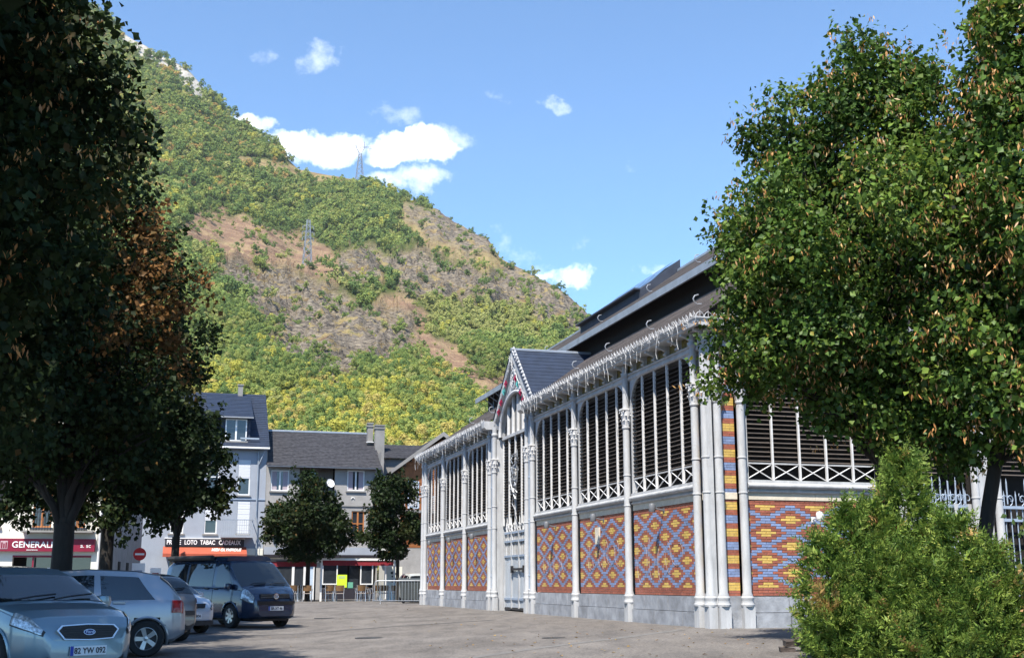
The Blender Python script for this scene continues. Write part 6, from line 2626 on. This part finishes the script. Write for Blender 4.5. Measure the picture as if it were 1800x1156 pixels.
fr = empty("terrace_awning", cpos(-2.75, .3), TH, "dark framed terrace awning with red valance left of the white one", "awning", "terrace awnings")
for x in (.1, 2.45):
    m = MB()
    m.box(x - .04, x + .04, -.04, .04, 0, 2.05)
    m.build("post", IRON, fr)
m = MB()
m.box(0, 2.55, -.08, .08, 2.12, 2.2)
m.build("front_beam", IRON, fr)
m = MB()
m.quad((0, 0, 2.16), (2.55, 0, 2.16), (2.55, 3, 2.2), (0, 3, 2.2))
m.build("canvas", IRON, fr)
m = MB()
for i in range(16):
    a, b = .02 + 2.5 * i / 16, .02 + 2.5 * (i + 1) / 16
    m.quad((a, -.05, 1.86 + .012 * (i % 2)), (b, -.05, 1.86 + .012 * ((i + 1) % 2)), (b, -.03, 2.12), (a, -.03, 2.12))
m.build("valance", REDAWN, fr)


def make_chair():
    t = empty("cafe_chair", (0, 0, 0), 0, "brown wicker cafe chair with pale metal frame on the terrace", "chair", "wicker cafe chairs on the terrace")
    b = MB()
    b.box(-.21, .21, -.2, .22, .43, .455)
    b.build("seat", WICK, t)
    b = MB()
    n = 8
    for i in range(n):
        a0, a1 = -1 + 2 * i / n, -1 + 2 * (i + 1) / n
        y = lambda a: -.24 + .07 * a * a
        b.add([(a0 * .23, y(a0), .55), (a1 * .23, y(a1), .55), (a1 * .25, y(a1) - .05, .86), (a0 * .25, y(a0) - .05, .86),
               (a0 * .23, y(a0) + .02, .55), (a1 * .23, y(a1) + .02, .55), (a1 * .25, y(a1) - .03, .86), (a0 * .25, y(a0) - .03, .86)],
              [(1, 0, 3, 2), (4, 5, 6, 7), (2, 3, 7, 6), (0, 1, 5, 4)])
    b.build("backrest", WICK, t)
    for sx in (-1, 1):
        for (yb, yt) in ((-.26, -.2), (.24, .2)):
            b = MB()
            b.tube([(sx * .24, yb, 0), (sx * .215, yt, .44)], .016, 6)
            b.build("leg", ALU, t)
        b = MB()
        b.tube([(sx * .23, -.22, .42), (sx * .25, -.2, .66), (sx * .27, .0, .67), (sx * .26, .2, .64), (sx * .22, .2, .42)], .016, 6)
        b.tube([(sx * .23, -.2, .44), (sx * .255, -.27, .87)], .016, 6)
        b.build("armrest", ALU, t)
    b = MB()
    b.tube([(-.21, .2, .42), (.21, .2, .42)], .014, 5)
    b.tube([(-.21, -.2, .42), (.21, -.2, .42)], .014, 5)
    b.build("seat_frame", ALU, t)
    return t


def make_table():
    t = empty("cafe_table", (0, 0, 0), 0, "small square cafe table among the wicker chairs", "table", "cafe tables on the terrace")
    b = MB()
    b.box(-.35, .35, -.35, .35, .72, .75)
    b.build("table_top", WICK, t)
    b = MB()
    b.tube([(0, 0, .03), (0, 0, .72)], .03, 8)
    b.build("leg", ALU, t)
    b = MB()
    b.lathe([(0, .05), (.05, .045), (.25, .012), (.25, 0)], n=14)
    b.build("base", ALU, t)
    return t


ch0, tb0 = make_chair(), make_table()
CH = [(-1.55, -.05, 8, "leftmost brown wicker cafe chair on the terrace, beside the van"), (-.75, -.2, -10, "second brown wicker chair from the left, just left of the white post"),
      (.45, .0, 5, "wicker chair just right of the white awning post"), (1.0, -.25, -8, "wicker chair below the bright lime poster"), (2.15, -.25, 4, "wicker chair in the middle of the white awning"),
      (3.05, .1, 10, "wicker chair left of the metal barrier end, turned slightly"), (3.45, -.2, -5, "wicker chair nearest the metal barrier under the white awning"), (4.05, -.3, 0, "wicker chair behind the metal barrier beside the right white post"),
      (-1.2, 1.25, 180, None), (.8, 1.25, 176, None), (2.6, 1.3, 184, None), (3.7, 1.3, 180, None), (2.45, .15, -90, None)]
for i, (a, u_, rz, lb) in enumerate(CH):
    o = ch0 if i == 0 else copy_tree(ch0)
    o.location = cpos(a, u_)
    o.rotation_euler = (0, 0, TH + R(rz))
    o["label"] = lb or "brown wicker cafe chair on the far side of the terrace tables"
TBL = [(-1.15, .6, "leftmost small cafe table behind the first two wicker chairs"), (.75, .6, "small cafe table behind the chair below the lime poster"), (2.35, .75, "small cafe table in the middle of the white awning"), (3.5, .6, "rightmost small cafe table behind the metal barrier")]
for i, (a, u_, lb) in enumerate(TBL):
    o = tb0 if i == 0 else copy_tree(tb0)
    o.location = cpos(a, u_)
    o.rotation_euler = (0, 0, TH)
    o["label"] = lb
bd = empty("menu_panel", cpos(4.35, 1.6), TH, "cream panel with dark prints beside the right awning post", "panel")
m = MB()
m.box(-.45, .45, 0, .06, 0, 1.9)
m.build("board", WALL_C, bd)
for (x, z, r_) in ((-.12, 1.55, .08), (.12, 1.5, .07), (0, 1.1, .12), (-.1, 1.35, .05)):
    m = MB()
    m.prism([(x + r_ * math.cos(t) * 1.3, z + r_ * math.sin(t)) for t in [k * math.pi / 5 for k in range(10)]], -.01, -.002, 'y')
    m.build("print", IRON, bd)

# ---- crowd barrier, waste container, small marker
br = empty("crowd_barrier", (-6.62, 58.9, .30), R(4), "galvanised crowd barrier standing in front of the waste container", "barrier")
m = MB()
L_, H_ = 2.5, 1.1
r_ = .16
pts = [(0, 0, .15), (0, 0, H_ - r_)] + [(r_ - r_ * math.cos(t), 0, H_ - r_ + r_ * math.sin(t)) for t in [math.pi / 2 * i / 5 for i in range(1, 6)]]
pts += [(L_ - r_ + r_ * math.sin(t), 0, H_ - r_ + r_ * math.cos(t)) for t in [math.pi / 2 * i / 5 for i in range(0, 6)]] + [(L_, 0, .15)]
m.tube(pts, .021, 8)
m.tube([(0, 0, .16), (L_, 0, .16)], .018, 6)
m.build("frame", GALV, br, 50)
for i in range(1, 17):
    m = MB()
    m.tube([(L_ * i / 17, 0, .16), (L_ * i / 17, 0, H_)], .009, 5)
    m.build("bar", GALV, br)
for x in (.3, L_ - .3):
    m = MB()
    m.tube([(x, -.3, 0), (x, -.25, .06), (x, 0, .16), (x, .25, .06), (x, .3, 0)], .018, 5)
    m.build("foot", GALV, br, 50)

BINM = mat("bin_grey", (.065, .075, .08), .55, .2, 4)
bn = empty("waste_container", (-4.95, 60.3, .315), R(6), "dark grey wheeled waste container behind the crowd barrier", "container")
m = MB()
m.add([(-.5, -.33, .16), (.5, -.33, .16), (.5, .33, .16), (-.5, .33, .16), (-.62, -.38, 1.08), (.62, -.38, 1.08), (.62, .38, 1.08), (-.62, .38, 1.08)], [(0, 3, 2, 1), (0, 1, 5, 4), (1, 2, 6, 5), (2, 3, 7, 6), (3, 0, 4, 7)])
for x in np.linspace(-.42, .42, 6):
    m.prism([(x - .025, .22), (x + .025, .22), (x * 1.2 + .025, 1.02), (x * 1.2 - .025, 1.02)], -.40, -.34, 'y')
m.build("body", BINM, bn)
m = MB()
m.prism([(-.42, 1.08), (.42, 1.08), (.42, 1.12), (.3, 1.2), (-.3, 1.2), (-.42, 1.12)], -.66, .66, 'x')
m.build("lid", BINM, bn)
for x in (-.4, .4):
    for y in (-.26, .26):
        m = MB()
        m.lathe([(0, -.025), (.08, -.025), (.08, .025), (0, .025)], n=10)
        m.v = [(v[0] + x, v[2] + y, v[1] + .08) for v in m.v]
        m.build("wheel", RUBBER, bn)
cn = empty("red_marker", (-4.28, 58.3, .315), 0, "small red and white marker on the ground at the hall's far corner", "marker")
m = MB()
m.lathe([(.14, 0), (.14, .03), (.09, .04), (.03, .34), (0, .35)], n=12)
m.build("cone", mat("marker_red", (.55, .05, .04), .5, .1, 4), cn, 40)
m = MB()
m.lathe([(.072, .13), (.055, .21)], n=12)
m.v = [(v[0] * 1.06, v[1] * 1.06, v[2]) for v in m.v]
m.build("band", WHITE, cn, 40)

# ---- no entry sign with notice boards
sg = empty("road_sign", (-17.95, 58.6, .2), R(16), "red no entry road sign on a post left of the camper van", "road sign")
m = MB()
m.tube([(0, 0, 0), (0, 0, 2.75)], .03, 8)
m.build("post", GALV, sg)
m = MB()
m.lathe([(0, .0), (.30, .0), (.30, .02), (0, .02)], n=28)
o = m.build("disc", mat("sign_red", (.50, .015, .02), .4, .05, 3), sg, 40, (0, -.04, 2.45), (R(90), 0, 0))
m = MB()
m.box(-.21, .21, -.045, .045, .021, .026)
m.build("bar", WHITE, o)
for (x, z, w, h, mm) in ((-.02, 1.65, .6, .75, WHITE), (.78, 1.55, .5, .5, WHITE)):
    m = MB()
    m.box(x - w / 2, x + w / 2, -.05, -.03, z - h / 2, z + h / 2)
    o = m.build("notice_board", mm, sg)
    m = MB()
    m.box(x - w * .3, x + w * .3, -.056, -.051, z - h * .1, z + h * .05)
    m.build("print", SIGNRED if x > .5 else PAINT_D, o)

# ---- street lantern at the left edge
la = empty("street_lantern", (-13.35, 31.2, 0), 0, "old glass street lantern on a dark post at the left edge", "street lamp")
m = MB()
m.lathe([(.14, 0), (.13, .3), (.07, .4), (.055, 1.2), (.045, 3.2), (.06, 3.25), (.03, 3.3)], n=12)
m.build("post", IRON, la, 40)
m = MB()
m.lathe([(.12, 3.35), (.22, 3.9), (.24, 3.92), (.12, 4.12), (.04, 4.2), (0, 4.3)], n=6)
m.lathe([(.05, 3.25), (.12, 3.35)], n=6)
m.build("lantern_frame", IRON, la)
m = MB()
m.lathe([(.125, 3.37), (.222, 3.88)], n=6)
m.v = [(v[0] * 1.02, v[1] * 1.02, v[2]) for v in m.v]
m.build("glass", mat("lantern_glass", (.30, .31, .30), .3, .2, 3), la)

# ---- iron railing and hall-front details at the right
rl = empty("iron_railing", (HC[0] + VX[0] * 7.3 + UX[0] * -1.2, HC[1] + VX[1] * 7.3 + UX[1] * -1.2, GZ), TH, "grey iron railing beside the dark tree trunk at the right", "railing")
for z in (.3, 1.35, 2.0):
    m = MB()
    m.box(0, 5, -.02, .02, z - .02, z + .02)
    m.build("rail", PAINT_D, rl)
for i in range(40):
    x = .06 + i * .125
    m = MB()
    m.tube([(x, 0, .1), (x, 0, 2.1), (x, 0, 2.2)], [.011, .011, .002], 5)
    m.build("bar", PAINT, rl)
for x in (0, 2.5, 5):
    m = MB()
    m.box(x - .05, x + .05, -.05, .05, 0, 2.55 if x == 0 else 2.2)
    m.build("post", PAINT, rl)

# ---- icicle light strings along the cornice and gable
def icicles(name, label, s0, s1, T, z, o, n, seed):
    r_ = random.Random(seed)
    root = empty(name, (HC[0], HC[1], GZ), TH, label, "light string", "icicle lights hung on the hall")
    m = MB(T)
    k = int((s1 - s0) / .12)
    pts = []
    for i in range(k + 1):
        s_ = s0 + (s1 - s0) * i / k
        pts.append((s_, o + r_.uniform(-.02, .02), z + .05 * math.sin(i * 1.7) + r_.uniform(-.04, .05)))
    m.tube(pts, .005, 4)
    m.tube([(p[0], p[1] - .02, p[2] + .08 * math.sin(i * 2.3)) for i, p in enumerate(pts)], .004, 4)
    m.build("main_cable", WIRE, root)
    d = MB(T)
    for i in range(n):
        s_ = s0 + (s1 - s0) * (i + r_.random()) / n
        L_ = r_.choice((.12, .2, .3, .45, .6))
        p, ps = [s_, o, z], []
        kk = 5
        for j in range(kk + 1):
            ps.append((p[0], p[1] + .012, p[2]))
            p[0] += r_.uniform(-.08, .08)
            p[2] -= L_ / kk
        d.tube(ps, .0048, 4)
        for q in ps[1:]:
            d.lathe([(0, -.012), (.009, 0), (0, .012)], q, 4)
    q = d.build("icicle_strands", WIRE, root)
    q["kind"] = "stuff"


icicles("icicle_lights", "tangled white icicle light string along the cornice right of the gable", -.3, 13.6, T_S, 6.80, .46, 62, 3)
icicles("icicle_lights", "white icicle light string along the far cornice left of the gable", 18.7, 31.7, T_S, 6.80, .46, 46, 5)
r2 = random.Random(9)
gw = empty("gable_lights", (HC[0], HC[1], GZ), TH, "white light wires with red and turquoise shapes on the gable edge", "light string", "icicle lights hung on the hall")
m = MB(T_P)
for sgn in (-1, 1):
    for rep in range(3):
        pts = []
        for i in range(30):
            f_ = i / 29
            x = PC_ + sgn * (GW + .1) * (1 - f_)
            z = GB - .15 + (GH + .05 - GB + .15) * f_
            pts.append((x + r2.uniform(-.09, .09) - sgn * .16, (.28 + r2.uniform(-.03, .03)), z + r2.uniform(-.10, .06) - .12))
        m.tube(pts, .007, 4)
m.build("light_wire", WIRE, gw)
REDL = mat("red_ornament", (.32, .015, .06), .4, .2, 6)
TURQ = mat("turquoise_ornament", (.10, .42, .42), .4, .2, 6)
for sgn in (-1, 1):
    for q, (f_, mm) in enumerate(((.66, REDL), (.56, TURQ), (.42, REDL), (.30, REDL))):
        x = PC_ + sgn * (GW + .1) * (1 - f_) - sgn * .28
        z = GB - .15 + (GH + .2 - GB) * f_ - .22
        b = MB(T_P)
        b.add([(x, .26, z + .16), (x + .09, .32, z), (x, .26, z - .16), (x - .09, .32, z), (x, .2, z)], [(0, 1, 2, 3), (0, 4, 1), (1, 4, 2), (2, 4, 3), (3, 4, 0)])
        b.build("ornament", mm, gw)
# silver wire figure hung before the portal louvres
sf = empty("wire_ornament", (HC[0], HC[1], GZ), TH, "silver wire ornament hanging before the louvres above the gate", "ornament")
b = MB(T_P)
r3 = random.Random(4)
for q in range(26):
    t = q / 25
    w_ = .5 * math.sin(min(1, t * 1.6 + .12) * math.pi * .5) * (1 - .75 * t)
    pts = []
    p = [PC_ + .1 + r3.uniform(-w_, w_), .12, 5.4 - t * 1.25]
    for j in range(7):
        pts.append(tuple(p))
        p = [p[0] + r3.uniform(-.12, .12), .10 + r3.uniform(-.05, .06), p[2] - r3.uniform(-.05, .13)]
    b.tube(pts, .016, 4)
for sgn in (-1, 1):
    b.tube([(PC_ + .1 + sgn * .15, .12, 5.1), (PC_ + .1 + sgn * .45, .12, 5.3), (PC_ + .1 + sgn * .42, .12, 5.55)], .018, 5)
    b.tube([(PC_ + .1 + sgn * .5, .12, 4.9), (PC_ + .1 + sgn * .38, .12, 4.4), (PC_ + .1, .12, 3.95)], .018, 5)
b.tube([(PC_ - .3, .12, 5.42), (PC_ + .5, .12, 5.42)], .016, 5)
b.tube([(PC_ + .1, .12, 4.0), (PC_ + .25, .14, 3.7), (PC_ - .1, .1, 3.4)], .018, 5)
b.build("wire_figure", GALV, sf)
b = MB(T_P)
b.tube([(PC_ + .1, .1, 5.42), (PC_ + .1, .06, 6.2)], .01, 4)
b.build("hanging_wire", GALV, sf)

# ---- ground: manhole covers, patched asphalt strip, stones, fallen leaves
MANH = mat("cast_iron", (.05, .048, .047), .7, .3, 12)
for (x, y, r_, lb) in ((-3.18, 28.12, .36, "round dark manhole cover in the middle of the square"), (.88, 25.16, .24, "small dark drain cover on the sunlit asphalt near the hall"), (-6.4, 42.7, .42, "far dark manhole cover in front of the terrace")):
    z = float(gz(x, y))
    mh = empty("manhole_cover", (x, y, z), 0, lb, "manhole", "manhole covers in the square")
    b = MB()
    b.lathe([(r_, -.02), (r_, .006), (r_ * .9, .009), (0, .009)], n=24)
    b.build("lid", MANH, mh)
    b = MB()
    b.lathe([(r_ * 1.12, -.02), (r_ * 1.12, .005), (r_ * 1.005, .005)], n=24)
    b.build("rim", RIMD, mh)


def strip(name, pts, w, m_, lift=.004):
    b = MB()
    P = [np.array(p, float) for p in pts]
    # resample
    Q = []
    for a, c in zip(P, P[1:]):
        for f_ in np.linspace(0, 1, 14)[:-1]:
            Q.append(a + (c - a) * f_)
    Q.append(P[-1])
    vs_, fs = [], []
    for i, p in enumerate(Q):
        d = Q[min(i + 1, len(Q) - 1)] - Q[max(i - 1, 0)]
        d /= np.linalg.norm(d)
        nrm = np.array([-d[1], d[0]])
        ww = w * (.8 + .4 * float(vnoise(np.array(i * .7), np.array(3.3), 2)))
        for s_ in (-.5, .5):
            q = p + nrm * ww * s_
            vs_.append((q[0], q[1], float(gz(q[0], q[1])) + lift))
    for i in range(len(Q) - 1):
        fs.append((2 * i, 2 * i + 1, 2 * i + 3, 2 * i + 2))
    b.add(vs_, fs)
    o = b.build(name, m_)
    o["kind"] = "structure"
    o["label"] = "narrow repaired strip in the asphalt of the square"


strip("pavement_patch", [(-1.2, 19.5), (.5, 22.2), (2.2, 24.3), (3.6, 26.2)], .28, mat("patch_pale", (.168, .162, .157), .9, .3, 6))
strip("pavement_patch", [(-6.6, 30.5), (-3.4, 33.5), (-.5, 35.4)], .35, mat("patch_dark", (.09, .086, .085), .9, .2, 6))

STN = mat("dark_stone", (.12, .095, .085), .85, .5, 5, bump=.5, rnd=.3)
sw = empty("stone_edging", (4.75, 18.9, .22), 0, "low stack of dark flat stones beside the thuja bush", "stone edging")
for i in range(15):
    lay = i // 6
    b = MB()
    b.box(-.5, .5, -.5, .5, -.5, .5)
    x, y, z = -.55 + (i % 6) * .33 + lay * .12 + random.uniform(-.04, .04), random.uniform(-.08, .08) + (i % 2) * .06, .05 + lay * .10
    sx, sy, sz = random.uniform(.24, .36), random.uniform(.2, .3), random.uniform(.08, .11)
    b.v = [(v[0] * sx * random.uniform(.75, 1), v[1] * sy * random.uniform(.75, 1), v[2] * sz * random.uniform(.7, 1)) for v in b.v]
    b.build("stone", STN, sw, None, (x, y, z), (random.uniform(-.08, .08), random.uniform(-.08, .08), random.uniform(-.3, .3)))

FALL = leaf_mat("fallen_leaf", [(0, (.24, .14, .05)), (.5, (.34, .25, .09)), (1, (.20, .09, .045))], trans=.1, gloss=.01, island=.3)
n_ = 420
fx = np.concatenate([rng.uniform(-1, 5.2, 120), rng.uniform(-6, 3, 70)])
fy = np.concatenate([rng.uniform(17, 27, 120), rng.uniform(18, 55, 70)])
inside = ((fx - HC[0]) * VX[0] + (fy - HC[1]) * VX[1] > -.1) & ((fx - HC[0]) * UX[0] + (fy - HC[1]) * UX[1] > -.2)
fx, fy = fx[~inside], fy[~inside]
n_ = len(fx)
a_ = rng.uniform(0, 6.28, n_)
V, F = leaf_cards(np.stack([fx, fy, gz(fx, fy) + .012], 1), np.stack([np.cos(a_), np.sin(a_), rng.uniform(-.02, .15, n_)], 1), np.tile([0, 0, 1.], (n_, 1)) + rng.normal(size=(n_, 3)) * .15, rng.uniform(.04, .10, n_), rng.uniform(.03, .07, n_), fold=.2)
o = link("fallen_leaves", np_mesh("fallen_leaves", V, F, FALL, tint=np.repeat(rng.uniform(size=n_), 4)))
tag(o, "dry fallen leaves scattered over the asphalt", "leaves", kind="stuff")

# ---- thin summer haze over the whole valley
hz = MB()
hz.box(-1750, 1750, -250, 2950, -1.5, 1090)
HZM = bpy.data.materials.new("summer_haze")
HZM.use_nodes = True
nt = HZM.node_tree
nt.nodes.clear()
pv = nt.nodes.new("ShaderNodeVolumePrincipled")
pv.inputs["Density"].default_value = 0.00004
pv.inputs["Color"].default_value = (.92, .95, 1.0, 1)
pv.inputs["Anisotropy"].default_value = 0.0
ou = nt.nodes.new("ShaderNodeOutputMaterial")
nt.links.new(pv.outputs[0], ou.inputs["Volume"])
o = hz.build("haze", HZM)
tag(o, "thin summer haze in front of the mountain", kind="stuff")
